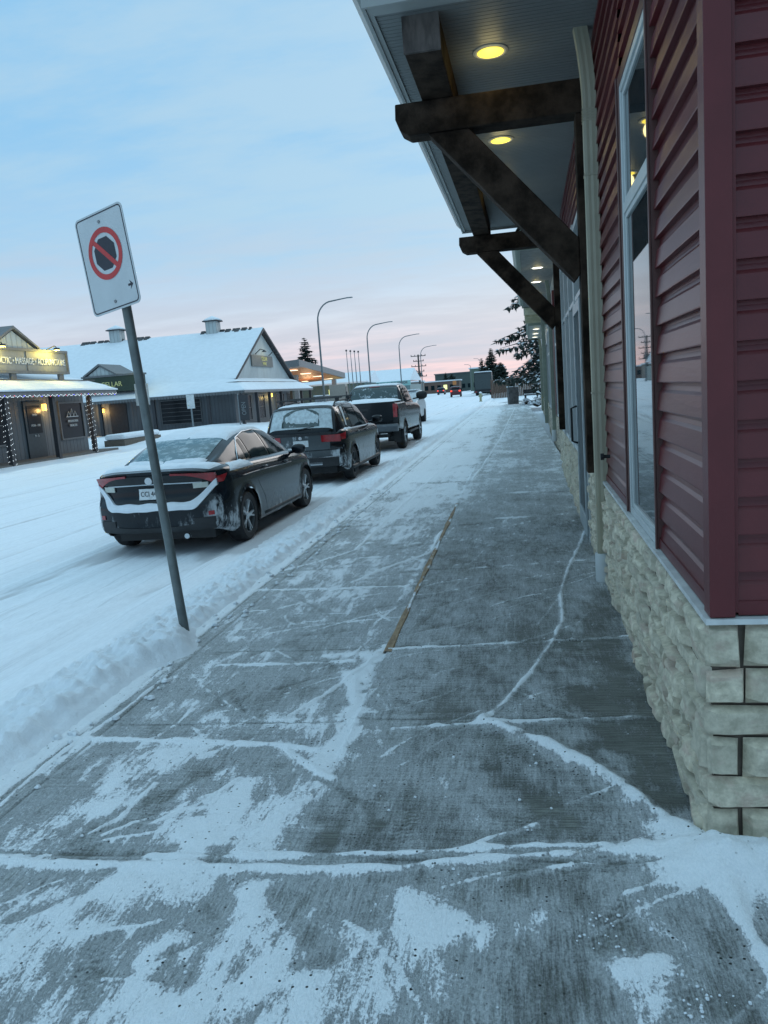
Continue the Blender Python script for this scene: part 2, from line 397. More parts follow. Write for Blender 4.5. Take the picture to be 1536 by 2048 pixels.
BLOBS=[(0.05,0.9,[(-0.88,4.25),(-0.86,3.81),(-0.84,3.52)]),(0.035,0.9,[(-0.96,3.99),(-0.87,3.61)]),(0.07,0.8,[(-0.81,3.43),(-0.81,3.16),(-0.82,2.89),(-0.88,2.65),(-0.92,2.46),(-0.96,2.32)]),(0.05,0.7,[(-0.86,2.11),(-0.84,1.98),(-0.86,1.85),(-0.87,1.74)]),(0.12,0.5,[(-0.77,3.07),(-0.6,2.85),(-0.7,2.73)]),(0.16,0.75,[(-1.48,1.73),(-1.38,1.86),(-1.29,2.02),(-1.18,2.13)]),(0.06,0.7,[(-1.06,1.78),(-1.04,1.86)]),(0.17,0.75,[(-0.55,1.66),(-0.45,1.82),(-0.34,1.99)]),(0.12,0.5,[(-0.34,1.99),(-0.24,1.89),(-0.33,1.74)]),(0.09,0.7,[(-0.71,1.86),(-0.78,1.69),(-0.87,1.6)]),(0.1,0.6,[(-1.69,2.59),(-1.66,2.87),(-1.52,3.06)]),(0.09,0.6,[(-1.76,2.29),(-1.71,2.48),(-1.62,2.56)]),(0.1,0.5,[(-1.76,3.62),(-1.79,3.44)]),(0.14,0.55,[(-1.14,2.5),(-1.04,2.68),(-0.94,2.89)]),(0.12,0.45,[(-1.28,2.34),(-1.16,2.57)]),(0.1,0.5,[(-2.09,2.78),(-2.1,3.05),(-2.03,3.38)]),(0.07,0.5,[(-1.58,3.38),(-1.16,3.32),(-0.88,3.37)]),(0.06,0.5,[(-1.92,3.91),(-1.77,4.31)]),(0.09,0.5,[(-1.04,3.61),(-1.17,3.37)]),(0.05,0.9,[(-0.88,4.25),(-1.05,4.28),(-1.19,4.23)]),(0.035,0.8,[(-0.87,6.2),(-0.87,5.65),(-0.89,5.45)]),(0.03,0.8,[(-0.84,4.44),(-0.84,4.18)]),(0.03,0.6,[(-0.82,8.14),(-0.88,6.97),(-0.86,6.2)]),(0.08,0.4,[(-0.21,2.54),(-0.15,2.51)]),(0.05,0.6,[(-0.19,2.54),(-0.14,2.51)]),(0.06,0.45,[(-0.21,1.99),(-0.06,1.97)]),(0.05,0.9,[(0.01,2.04),(0.05,2.03)]),(0.03,0.7,[(0.02,2.12),(0.04,2.1)]),(0.05,1.0,[(0.2,1.86),(0.25,1.85)]),(0.06,0.9,[(0.24,1.81),(0.27,1.78)]),(0.05,0.9,[(0.31,1.85),(0.32,1.83)]),(0.07,0.6,[(0.24,1.69),(0.29,1.73)]),(0.06,0.35,[(0.25,1.98),(0.29,2.0)]),(0.09,0.35,[(0.41,1.94),(0.46,1.77)]),(0.12,0.4,[(0.5,2.27),(0.32,2.2)]),(0.16,0.95,[(0.55,2.32),(0.69,2.31),(0.83,2.31)]),(0.08,0.4,[(0.43,2.53),(0.23,2.72),(0.06,2.88)]),(0.1,0.25,[(-0.35,2.78),(-0.13,2.82)]),(0.1,0.3,[(-0.51,3.07),(-0.65,3.16)]),(0.1,0.3,[(-0.41,3.93),(-0.63,3.6),(-0.55,3.37)]),(0.08,0.35,[(-0.63,5.05),(-0.55,5.69),(-0.46,6.14)]),(0.08,0.3,[(-0.32,4.33),(-0.13,4.79)]),(0.12,0.25,[(-0.2,7.06),(0.17,7.44)]),(0.1,0.35,[(-1.22,5.22),(-1.45,5.0),(-1.68,4.8)]),(0.1,0.3,[(-1.17,5.76),(-1.51,5.51)]),(0.14,0.3,[(-1.85,6.17),(-1.57,6.88)]),(0.2,0.25,[(-1.54,8.38),(-1.21,10.53)]),(0.25,0.25,[(-1.64,12.97),(-1.4,16.31)]),(0.12,0.4,[(-1.92,4.61),(-1.55,4.39)]),(0.08,0.3,[(-0.11,3.42),(0.05,3.78)]),(0.1,0.5,[(-1.29,1.56),(-1.31,1.49)]),(0.06,0.35,[(0.43,5.57),(0.31,4.96),(0.26,4.64)]),(0.15,0.2,[(-1.09,1.67),(-0.91,1.85)]),(0.035,-0.9,[(-1.61,2.45),(-1.55,2.54),(-1.43,2.67),(-1.32,2.86),(-1.23,2.97)]),(0.06,-0.8,[(-1.04,2.93),(-0.92,2.8),(-1.03,2.65),(-0.93,2.86)]),(0.1,-0.6,[(-0.73,2.39),(-0.56,2.4)]),(0.025,-1.0,[(-0.83,2.8),(-0.71,2.71),(-0.6,2.59),(-0.54,2.49)]),(0.045,-0.9,[(-0.78,2.09),(-0.68,1.96),(-0.59,1.83)]),(0.03,-0.8,[(-0.64,1.79),(-0.57,1.81)]),(0.05,-0.6,[(-1.03,2.28),(-1.4,2.28),(-1.62,2.28)]),(0.08,-0.6,[(-1.23,1.82),(-1.17,1.68),(-1.25,1.6),(-1.36,1.56)]),(0.07,-0.6,[(-1.32,1.95),(-1.24,1.93),(-1.09,1.94),(-0.94,1.99)]),(0.07,-0.6,[(-0.95,1.73),(-1.11,1.87),(-1.21,2.05)]),(0.05,-0.5,[(-1.72,2.12),(-1.55,2.1)]),(0.08,-0.5,[(-1.45,2.71),(-1.32,2.97)]),(0.06,-0.6,[(-1.98,2.78),(-1.9,3.01)]),(0.06,-0.5,[(-1.57,3.69),(-1.85,3.69)]),(0.1,-0.5,[(-1.25,4.47),(-1.64,4.49),(-1.91,4.51)]),(0.09,-0.5,[(-1.16,3.68),(-1.29,3.75)]),(0.05,-0.6,[(-0.98,3.37),(-0.91,3.74)]),(0.12,-0.5,[(-0.84,6.2),(-0.31,4.6),(-0.38,3.6)]),(0.25,-0.6,[(0.2,2.68),(0.07,3.07),(0.31,3.47),(0.45,3.71)]),(0.22,-0.9,[(0.48,2.83),(0.46,3.17),(0.41,3.71),(0.32,4.05)]),(0.12,-1.0,[(0.49,2.69),(0.39,3.08)]),(0.12,-0.8,[(0.41,4.37),(0.52,5.43)]),(0.13,-0.6,[(-0.1,2.48),(0.07,2.55),(-0.02,2.68)]),(0.045,-0.8,[(-0.21,2.98),(-0.02,2.71),(0.06,2.51)]),(0.09,-0.7,[(-0.03,2.21),(0.06,2.14),(0.11,2.01),(0.19,1.96)]),(0.12,-0.6,[(-0.03,1.82),(0.05,1.91)]),(0.09,-0.6,[(0.11,1.73),(0.03,1.68)]),(0.05,-0.7,[(0.38,2.07),(0.46,1.94)]),(0.06,-0.7,[(0.35,1.76),(0.45,1.71)]),(0.05,-0.6,[(-0.2,1.86),(-0.24,1.87)]),(0.08,-0.4,[(-0.26,2.1),(-0.11,2.13)]),(0.06,-0.5,[(-1.05,2.23),(-0.9,2.19)]),(0.15,-0.4,[(0.0,5.35),(0.07,4.3),(-0.14,3.6)]),(0.2,-0.3,[(-0.25,10.19),(0.28,17.56)]),(0.25,-0.25,[(0.39,12.05),(0.49,17.41)])]

J_RIGHT = [(3.36, .0), (4.4, .0), (6.35, .0), (8.75, .0), (10.6, .0), (12.5, .0), (14.4, 0), (16.3, 0)]
def sidewalk_fields(X, Y):
    # broad cover
    left = sstep(-X, .55, 1.0)
    S = .40 + .30 * left + .55 * (fbm(X * 2.2, Y * 1.1, 4, 3) - .5) + .40 * (fbm(X * 7, Y * 2.6, 4, 9) - .5)
    # slanting sweep marks
    a = .55; U = X * math.cos(a) + Y * math.sin(a); V = -X * math.sin(a) + Y * math.cos(a)
    S += .42 * (fbm(U * 9, V * 1.6, 3, 21) - .5) * sstep(6 - Y, 0, 2)
    a = -.75; U = X * math.cos(a) + Y * math.sin(a); V = -X * math.sin(a) + Y * math.cos(a)
    S += .35 * (fbm(U * 1.6, V * 11, 3, 31) - .5) * (1 - left * .5)
    S += .16 * sstep(2.3 - Y, 0, .2) * sstep(-X, -.2, .3)
    S += .34 * sstep(Y, 6, 13) - .13 * sstep(Y, 5, 6) * sstep(11 - Y, 0, 3) * (1 - left)
    # far: long streaks both ways
    S += .35 * (fbm(X * 1.2, Y * 4, 3, 41) - .5) * sstep(Y, 5, 8) + .3 * (fbm(X * 8, Y * .35, 3, 43) - .5) * sstep(Y, 4, 8)
    H = np.zeros(X.shape)
    wob = .02 * (fbm(X * 6, Y * 6, 3, 51) - .5)
    for w, amt, P in BLOBS:
        d = segdist(X, Y, P) + (fbm(X * 9, Y * 9, 3, 61) - .5) * w * 1.3
        k = np.exp(-(d / (w * 1.05)) ** 2) if amt > 0 else 1 - sstep(d + (fbm(X * 16, Y * 11, 4, 67) - .5) * w * 1.6, w * .2, w * 1.5)
        S = S + amt * k * (.50 if amt > 0 else .42)
        if amt > .6: H += .006 * k * (w / .06) ** .5
    # scrapes left by the shovel: thin bright lines and bare bands with one crisp side
    rg = random.Random(12)
    for k in range(150):
        cy = 1.25 + rg.random() ** 1.3 * 7.5; cx = rg.uniform(-2.0, .35) if k % 3 else rg.uniform(-2.0, -.6)
        a = rg.choice((.62, .62, .75, .45, -.85, 2.2, 1.4, .05)) + rg.gauss(0, .10); L = rg.uniform(.15, .55) * (1 + cy * .08)
        bend = rg.uniform(-.12, .12) * L; dx, dy = math.cos(a), math.sin(a)
        P = [(cx + dx * L * t - dy * bend * (1 - (2 * t - 1) ** 2), cy + dy * L * t + dx * bend * (1 - (2 * t - 1) ** 2)) for t in (0, .25, .5, .75, 1)]
        m = (Y > cy - L - .3) & (Y < cy + L + .3); Xm, Ym = X[m], Y[m]
        d = segdist(Xm, Ym, P); u = (Xm - cx) * -dy + (Ym - cy) * dx; al = np.clip(((Xm - cx) * dx + (Ym - cy) * dy) / L, 0, 1)
        if k % 3 == 0:
            w = rg.uniform(.02, .06); v_ = np.where(u - bend * .6 > 0, d / w, d / (w * .25))
            S[m] -= rg.uniform(.25, .6) * np.exp(-v_ ** 2) * (1 - al * .7)
            S[m] += .5 * np.exp(-((d - w * .1) / .006) ** 2) * (u < bend * .6) * (1 - al)
        else:
            w = rg.uniform(.003, .008) * (1 + cy * .05); q = np.exp(-(d / w) ** 2) * fbm(Xm * 20, Ym * 20, 2, k)
            S[m] += rg.uniform(.6, 1.3) * q; H[m] += .003 * q
    # a few boot prints
    for cx, cy, a in ((.20, 2.02, .5), (.33, 1.80, .35), (.02, 2.62, .55), (.13, 2.35, .5), (-.12, 3.0, .6), (-.05, 3.62, .2), (-.45, 2.5, .1), (-.25, 4.7, .1), (-.5, 4.05, .0), (-1.2, 1.72, -.5), (-1.45, 2.6, -.3)):
        U = (X - cx) * math.cos(a) - (Y - cy) * math.sin(a); V = (X - cx) * math.sin(a) + (Y - cy) * math.cos(a)
        sole = (1 - sstep(np.hypot(U / (.045 - .012 * np.exp(-((V + .04) / .03) ** 2)), V / .135), .8, 1.1))
        S += sole * (-.28 + .35 * (np.sin(V * 2 * PI / .022 + np.sin(U * 90)) > .2)); H -= .002 * sole
    for w, h, P in RIDGES:
        y_far = max(p[1] for p in P); ww = w * (1 + .0 * Y)
        d = segdist(X, Y, P) + wob
        rag = .35 + 1.5 * (fbm(X * 12, Y * 12, 4, 71) - .2)
        k = np.exp(-(d / (ww * (.7 + .6 * fbm(X * 7, Y * 7, 3, 73)))) ** 2) * np.clip(rag, .1, 1.4)
        S = np.maximum(S, .45 + 1.0 * k - .45 * (k < .35)) if False else S + 1.15 * k
        H += h * k
    # tooled joints: a fine groove beside the snow that settled in it
    G = np.zeros(X.shape)
    for y0, _ in J_RIGHT + [(2.29, 0)]:
        G += np.exp(-((Y - y0 - .02 * X - .012) / .006) ** 2)
    G += np.exp(-((X + 2.02) / .008) ** 2) + np.exp(-((X + 2.12) / .008) ** 2)
    S -= .55 * G; H -= .004 * G
    # snow pushed against the kerb and the wall
    S += 1.2 * sstep(-X, 2.09, 2.2)
    H += .011 * np.clip(S - .40, 0, 1) * (.3 + fbm(X * 18, Y * 18, 3, 81)) + .004 * np.clip(S - .3, 0, .5) * (fbm(X * 45, Y * 45, 2, 83) - .3)
    # pile at the foot of the corner
    d = np.hypot((X - .62) / .20, (Y - 2.30) / .10)
    H += .075 * np.exp(-d ** 2 * 1.2) * (.6 + .8 * fbm(X * 22, Y * 22, 3, 91))
    S += 1.0 * np.exp(-d ** 2)
    return S, H
def make_sidewalk():
    xs = np.arange(-2.24, .86, .011)
    ys = np.concatenate([np.arange(1.2, 5.5, .012), axis_steps(5.5, 70, .014, 1.02)])
    X, Y = np.meshgrid(xs, ys)
    S, H = sidewalk_fields(X, Y)
    xx = X - .018 * (Y - 2.4)
    slab = np.where(X > -.80, .008, -.006) * sstep(Y, 2.9, 3.1)
    Z = slab + H
    o = sheet('sidewalk', xs, ys, Z, mat_sidewalk(), {'snow': S})
    tag(o, 'broomed concrete sidewalk dusted with swept snow', None, None, 'structure')
    # front apron and the kerb face under it
    b = MB().box(-2.26, 3.5, -2.5, 1.2, -.2, -.004).box(.86, 3.5, 1.2, 2.42, -.2, -.001)
    tag(b.build('sidewalk_apron', M['snow']), None, None, None, 'structure')
    k = MB().box(-2.26, .6, 1.2, 70, -.2, -.03)
    tag(k.build('kerb', simple('kerb', (.3, .3, .29))), None, None, None, 'structure')
make_sidewalk()

# rusty edge board in the seam between the two rows of slabs
def make_seam():
    m, nt, b = new_mat('seam_board')
    v = coords(nt, 1, .25, 1); f = noise(nt, 30, 5, .7, v); g = noise(nt, 7, 4, .6, v)
    c = mixc(nt, maprange(nt, f, .35, .65), (.20, .13, .075), (.36, .25, .15))
    c = mixc(nt, maprange(nt, g, .52, .62), c, (.75, .79, .83))
    nt.links.new(c, b.inputs['Base Color']); b.inputs['Roughness'].default_value = .8
    bump(nt, b, f, .5, .004)
    mb = MB(); ys = np.arange(4.28, 10.0, .05)
    w = lambda y: .020 + .010 * math.sin(y * 3.1) + .006 * math.sin(y * 9)
    P = [[(-.812 - w(y) * .5, y, .004), (-.806 - w(y) * .3, y, .017), (-.795 + w(y) * .5, y, .017), (-.79 + w(y) * .6, y, .004)] for y in ys]
    mb.grid(P)
    tag(mb.build('expansion_joint_board', m, smooth=True), 'long brown expansion strip showing between the two rows of sidewalk slabs', 'joint strip')
make_seam()

def mat_road():
    m, nt, b = new_mat('road_snow')
    at = N(nt, 'ShaderNodeAttribute', attribute_name='wear').outputs['Fac']
    v = coords(nt, 1, .08, 1)
    n = noise(nt, 9, 5, .65, v); n2 = noise(nt, 40, 4, .6, coords(nt, 1, .3, 1))
    k = math_(nt, 'ADD', at, math_(nt, 'MULTIPLY', math_(nt, 'SUBTRACT', n, .5), .8))
    c = mixc(nt, maprange(nt, n2, .3, .7), (.76, .80, .84), (.82, .86, .90))
    c = mixc(nt, math_(nt, 'MULTIPLY', maprange(nt, k, .40, .90), .62), c, (.40, .40, .41))
    nt.links.new(c, b.inputs['Base Color'])
    n3 = noise(nt, 1, 6, .68, coords(nt, 24, .22, 1)); n4 = noise(nt, 1, 5, .65, coords(nt, 7, .10, 1))
    ln = math_(nt, 'MAXIMUM', maprange(nt, n3, .56, .68), maprange(nt, n4, .56, .70))
    c = mixc(nt, math_(nt, 'MULTIPLY', ln, .40), c, (.46, .48, .50))
    nt.links.new(c, b.inputs['Base Color'])
    b.inputs['Roughness'].default_value = .7; b.inputs['Specular IOR Level'].default_value = .3
    h = bump(nt, b, n, .35, .02); h = bump(nt, b, ln, -.6, .02, h)
    bump(nt, b, noise(nt, 60, 5, .7, coords(nt, 1, .5, 1)), .4, .012, h)
    return m
def make_road():
    xs = -axis_steps(2.3, 15.5, .03, 1.008)[::-1]
    ys = np.concatenate([axis_steps(-2, 14, .045, 1.004), axis_steps(14, 320, .12, 1.03)[1:]])
    X, Y = np.meshgrid(xs, ys)
    Z = -.135 + .014 * (fbm(X * 14, Y * .5, 4, 5) - .5) + .018 * (fbm(X * 4, Y * .25, 3, 7) - .5) + .012 * (fbm(X * 7, Y * 7, 3, 15) - .5)
    W = np.zeros(X.shape)
    for x0, a in ((-4.95, .7), (-5.35, .5), (-6.4, .6), (-6.75, .5), (-8.1, .7), (-8.5, .5), (-9.6, .5), (-3.3, .5), (-4.7, .4), (-10.9, .5), (-11.5, .5)):
        xc = x0 + .10 * np.sin(Y * .21 + x0)
        k = np.exp(-((X - xc) / .12) ** 2) * (.5 + fbm(X * 2, Y * .35, 3, 25)); W += a * k; Z -= .028 * k
        Z += .010 * (np.exp(-((X - xc - .2) / .06) ** 2) + np.exp(-((X - xc + .2) / .06) ** 2))
    # ruts crossing near the stop where cars pull out
    a = .28; U = X * math.cos(a) - (Y - 5) * math.sin(a)
    for u0 in (-3.75, -4.0, -4.15, -4.3, -4.7, -5.1, -5.3, -5.5, -6.0, -6.7, -6.85, -7.1, -7.8, -8.4):
        k = np.exp(-((U - u0) / .05) ** 2) * sstep(9 - Y, 0, 4); Z -= .02 * k; W += .4 * k
    # darker grey patches under the parked cars
    for x0, x1, y0, y1 in ((-4.95, -3.0, 7.9, 12.5), (-5.0, -3.0, 14.2, 18.6), (-5.1, -3.0, 21.5, 27.3)):
        k = sstep(X, x0 - .2, x0 + .3) * sstep(-X, -x1 - .25, -x1 + .15) * sstep(Y, y0 - .3, y0 + .5) * sstep(-Y, -y1 - .4, -y1 + .3)
        W += 1.1 * k * (.4 + fbm(X * 3, Y * .8, 3, 77))
    # plough windrow at the far kerb
    k = np.exp(-((X + 14.2) / .6) ** 2); Z += .18 * k * (.5 + fbm(X * 2, Y * 1.2, 3, 19))
    Z += .04 * sstep(Y, 30, 80) * (fbm(X * 2, Y * .3, 3, 23))
    tag(sheet('road', xs, ys, Z, mat_road(), {'wear': W}), 'snow covered street with packed tyre tracks', None, None, 'structure')
make_road()

def make_bank():
    xs = np.concatenate([np.arange(-3.3, -2.02, .016)])
    ys = np.concatenate([np.arange(-1, 9, .018), axis_steps(9, 110, .022, 1.012)])
    X, Y = np.meshgrid(xs, ys)
    near = sstep(5.0 - Y, 0, 1.0)           # taller heap this side of the sign post
    top = (.062 + .045 * near) * (.6 + .8 * fbm(X * 1.2, Y * .8, 3, 101))
    wid_r = -2.20 + .05 * (fbm(Y * 1.6, Y * 0 + 3, 3, 103) - .5) + .03 * near
    wid_r = wid_r + .17 * np.exp(-((Y - 4.42) / .30) ** 2) + .10 * np.exp(-((Y - 5.7) / .5) ** 2) * fbm(X * 3, Y * 3, 2, 105)
    cen = -2.62 - .02 * near
    a = sstep(wid_r - X, 0, .14 + .05 * near)
    b = sstep(X - (-3.15 + .12 * (fbm(Y * .9, Y * 0 + 9, 3, 107) - .5)), 0, .45)
    base = np.where(X > -2.25, -.012, -.17)
    lump = .07 * (fbm(X * 6, Y * 5, 4, 111) - .5) + .09 * (fbm(X * 15, Y * 13, 4, 113) - .45) + .045 * (fbm(X * 34, Y * 30, 3, 117) - .5)
    hgt = (top + .02 + lump) * a * b
    Z = -.02 * np.ones(X.shape); flo = -.16 + .13 * sstep(X, -2.9, -2.25)
    Z = flo * (1 - sstep(X, -2.26, -2.24)) + np.where(X > -2.25, -.014, 0) + hgt
    tag(sheet('snow_bank', xs, ys, Z, M['snow']), 'low lumpy bank of shovelled snow along the kerb', None, None, 'stuff')
make_bank()

def make_far_ground():
    xs = np.concatenate([-axis_steps(15.4, 900, .6, 1.12)[::-1]])
    ys = np.concatenate([np.arange(-6, 60, .6), axis_steps(60, 2500, .7, 1.08)[1:]])
    X, Y = np.meshgrid(xs, ys)
    Z = -.1 + .25 * (fbm(X * .12, Y * .12, 4, 201) - .35) * sstep(-X, 15.5, 18) + .3 * np.exp(-((X + 20) / 2.5) ** 2) * sstep(Y, 33, 36) * sstep(58 - Y, 0, 6)
    tag(sheet('ground_beyond_street', xs, ys, Z, M['snow_far']), None, None, None, 'structure')
    g = MB().add([(-3000, -60, -.35), (3000, -60, -.35), (3000, 4500, -.35), (-3000, 4500, -.35)], [(0, 1, 2, 3)])
    tag(g.build('ground', M['snow_far']), 'flat snow covered ground reaching the horizon', None, None, 'structure')
    xs = axis_steps(-2.4, 60, .25, 1.08); ys = axis_steps(62, 320, .4, 1.05)
    X, Y = np.meshgrid(xs, ys)
    Z = -.05 + .35 * (fbm(X * .5, Y * .4, 4, 211) - .2) * sstep(X, -2.2, -.5) + 0 * Y
    tag(sheet('verge', xs, ys, Z, M['snow_far']), 'snowy verge past the end of the sidewalk', None, None, 'structure')
make_far_ground()

# loose crumbs of snow along the sidewalk
def make_crumbs():
    rr = random.Random(5); mb = MB()
    spots = []
    for _ in range(150): spots.append((rr.uniform(-2.22, -1.95) , rr.uniform(1.6, 12), rr.uniform(.008, .028)))
    for _ in range(260): spots.append((rr.uniform(-1.9, .55), 1.3 + rr.random() ** 1.5 * 6, rr.uniform(.003, .008)))
    for cx, cy in ((.27, 1.83), (.16, 1.95), (.32, 1.72), (.40, 1.76), (.17, 2.03)):
        for _ in range(12): spots.append((rr.gauss(cx, .035), rr.gauss(cy, .022), rr.uniform(.002, .006)))
    for x, y, r in spots:
        o = len(mb.v)
        for i, (rad, h) in enumerate(((1, -.1), (.8, .45), (.35, .75))):
            for j in range(6):
                t = j * PI / 3 + i * .4; q = r * rad * rr.uniform(.7, 1.2)
                mb.v.append((x + q * math.cos(t), y + q * math.sin(t), .006 + r * h * rr.uniform(.6, 1)))
        for i in range(2):
            for j in range(6):
                mb.f.append((o + i * 6 + j, o + i * 6 + (j + 1) % 6, o + (i + 1) * 6 + (j + 1) % 6, o + (i + 1) * 6 + j)); mb.m.append(0)
        mb.f.append(tuple(o + 12 + j for j in range(6))); mb.m.append(0)
    tag(mb.build('snow_crumbs', M['snow'], smooth='all'), 'loose crumbs of snow scattered over the sidewalk', None, None, 'stuff')
make_crumbs()
# ---------------------------------------------------------------- the red siding building on the right
BROT = R(-1.015)
def bloc(x, y, z=0):
    c, s = math.cos(BROT), math.sin(BROT); return (x * c - y * s, x * s + y * c, z)
M['red'] = simple('red_siding', (.105, .016, .019), .36, var=.16, scale=3, bs=.3, bscale=70, stretch=(1, .12, 1), bd=.003, spec=.4)
M['redtrim'] = simple('red_trim', (.105, .017, .020), .36, var=.12, scale=3, bs=.2, spec=.35)
M['brown_red'] = simple('brown_trim', (.10, .045, .040), .35, var=.1)
M['beam'] = simple('stained_timber', (.038, .026, .019), .85, var=.7, scale=5, bs=.7, bscale=26, stretch=(1, 1, 1), bd=.008, spec=.12)
M['beam_old'] = simple('weathered_timber', (.12, .10, .09), .8, var=.5, scale=10, bs=.5, bscale=40, stretch=(1, 1, .3), bd=.006)
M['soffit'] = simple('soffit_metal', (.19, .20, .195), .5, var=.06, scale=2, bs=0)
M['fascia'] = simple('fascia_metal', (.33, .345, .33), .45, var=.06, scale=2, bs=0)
M['vinyl'] = simple('window_vinyl', (.46, .49, .49), .35, var=.05, bs=0)
M['downpipe'] = simple('downspout_metal', (.36, .335, .25), .42, var=.08, scale=4, bs=0)
M['boot'] = simple('grey_pvc', (.45, .48, .48), .5, var=.06, bs=.1)
M['glass'] = glass_mat('window_glass', (.02, .03, .035), .02)
M['dark'] = simple('dark_void', (.012, .013, .015), .8, bs=0)
M['lamp_warm'] = emit('soffit_lamp_warm', (1.0, .80, .10), 1.05)
M['lamp_white'] = emit('soffit_lamp_white', (1.0, .97, .9), 2.2)
M['lamp_trim'] = simple('lamp_trim', (.45, .46, .44), .4, bs=0)

def mat_stone(joints=False):
    m, nt, b = new_mat('ledge_stone' if not joints else 'ledge_stone_far')
    t = coords(nt)
    n1 = noise(nt, 2.6, 4, .6, t); n2 = noise(nt, 22, 6, .65, t); n3 = noise(nt, 6, 4, .6, coords(nt, 1, 1, 2.5))
    g = N(nt, 'ShaderNodeAttribute', attribute_name='tone').outputs['Fac']
    c = mixc(nt, maprange(nt, n2, .3, .7), (.42, .375, .28), (.72, .645, .50))
    c = mixc(nt, math_(nt, 'MULTIPLY', maprange(nt, n3, .50, .68), .55), c, (.44, .29, .24))
    c = mixc(nt, math_(nt, 'MULTIPLY', g, .6), c, (.33, .31, .25))
    if joints:
        vo = N(nt, 'ShaderNodeTexVoronoi', feature='DISTANCE_TO_EDGE'); vo.inputs['Scale'].default_value = 1
        nt.links.new(coords(nt, 4, 4, 9), vo.inputs['Vector'])
        e = maprange(nt, vo.outputs['Distance'], .02, .09)
        c = mixc(nt, e, (.08, .075, .065), c)
        h = bump(nt, b, e, .8, .03)
    else: h = None
    nt.links.new(c, b.inputs['Base Color']); b.inputs['Roughness'].default_value = .85
    h = bump(nt, b, n2, .5, .012, h); bump(nt, b, noise(nt, 90, 4, .7, t), .35, .004, h)
    return m
M['stone'] = mat_stone(); M['stone_far'] = mat_stone(True)
M['mortar'] = simple('mortar', (.13, .105, .085), .95, var=.2, scale=20, bs=.6)

rs = random.Random(11)
def stone(mb, tones, O, U, V, Nn, w, h, d, nu=9, nv=7):
    """one rough stone: origin O, axes U (length), V (up), Nn (outward)"""
    jit = [(rs.uniform(-.006, .006), rs.uniform(-.006, .006)) for _ in range(4)]
    ph = rs.uniform(0, 99); tilt = rs.uniform(-.01, .01); tilt2 = rs.uniform(-.008, .008)
    P = []
    for i in range(nu):
        row = []
        for j in range(nv):
            u, v = i / (nu - 1), j / (nv - 1)
            du = (jit[0][0] * (1 - u) * (1 - v) + jit[1][0] * u * (1 - v) + jit[2][0] * u * v + jit[3][0] * (1 - u) * v)
            dv = (jit[0][1] * (1 - u) * (1 - v) + jit[1][1] * u * (1 - v) + jit[2][1] * u * v + jit[3][1] * (1 - u) * v)
            edge = min(u, 1 - u) * w; edv = min(v, 1 - v) * h
            e = min(edge, edv)
            prof = min(1, (e / .007)) ** .5 if e > 0 else 0
            bulge = float(vnoise(u * w * 16 + ph, v * h * 40 + ph, 3)) * .010 + float(vnoise(u * w * 50 + ph, v * h * 70, 5)) * .009
            out = d * (.25 + .75 * prof) + (bulge + tilt * (u - .5) * 2 + tilt2 * (v - .5) * 2) * prof - .012
            if e <= 0: out = -.01
            q = O + U * (u * w + du) + V * (v * h + dv) + Nn * out
            row.append(tuple(q))
        P.append(row)
    mb.grid(P)
    tones += [max(0, min(1, rs.gauss(.25, .3)))] * (nu * nv)

def stone_wall(name, O, U, Nn, length, rows, parent, off, near=True, lmin=.14, lmax=.42):
    mb = MB(); tones = []
    O = Vector(O); U = Vector(U); Nn = Vector(Nn); V = Vector((0, 0, 1)); z = 0
    for k, h in enumerate(rows):
        x = -rs.uniform(0, .12) if k % 2 else 0; x = max(x, 0)
        while x < length - .02:
            w = min(rs.uniform(lmin, lmax), length - x)
            if length - x - w < .07: w = length - x
            if rs.random() < .22 and h > .1 and w > .2:
                a = h * rs.uniform(.4, .6)
                stone(mb, tones, O + U * (x + .004) + V * (z + .003), U, V, Nn, w - .008, a - .006, .026 + rs.uniform(-.008, .012))
                stone(mb, tones, O + U * (x + .004) + V * (z + a + .003), U, V, Nn, w - .008, h - a - .006, .026 + rs.uniform(-.008, .012))
            else:
                stone(mb, tones, O + U * (x + .004) + V * (z + .003), U, V, Nn, w - .017, h - .013, .028 + rs.uniform(-.012, .014))
            x += w
        z += h
    o = mb.build(name, M['stone'], parent, off, smooth=False, recalc=False)
    at = o.data.attributes.new('tone', 'FLOAT', 'POINT'); at.data.foreach_set('value', tones)
    return o

SID = .1135
def siding_profile(z0, z1):
    pts = []; z = z0
    pts.append((z, 0))
    while z < z1 - .01:
        top = min(z + SID, z1)
        pts += [(z, .024), (z + .004, .0245)] + [(min(z + q, top), o) for q, o in ((.072, .0150), (.084, .006), (.100, .0015))] + [(top, .0005)]
        z = top
    pts.append((z1, 0))
    return pts
def siding_x(mb, xp, y0, y1, z0, z1):      # faces -X, plane at x = xp
    pr = siding_profile(z0, z1)
    n = max(2, int((y1 - y0) / .35) + 1); rows = []
    for i in range(n):
        y = y0 + (y1 - y0) * i / (n - 1)
        rows.append([(xp - o - .0015 * math.sin(y * 5 + z * 3), y, z) for z, o in pr])
    mb.grid(rows)
def siding_y(mb, yp, x0, x1, z0, z1):      # faces -Y
    pr = siding_profile(z0, z1); mb.grid([[(x, yp - o, z) for z, o in pr] for x in (x0, (x0 + x1) / 2, x1)])

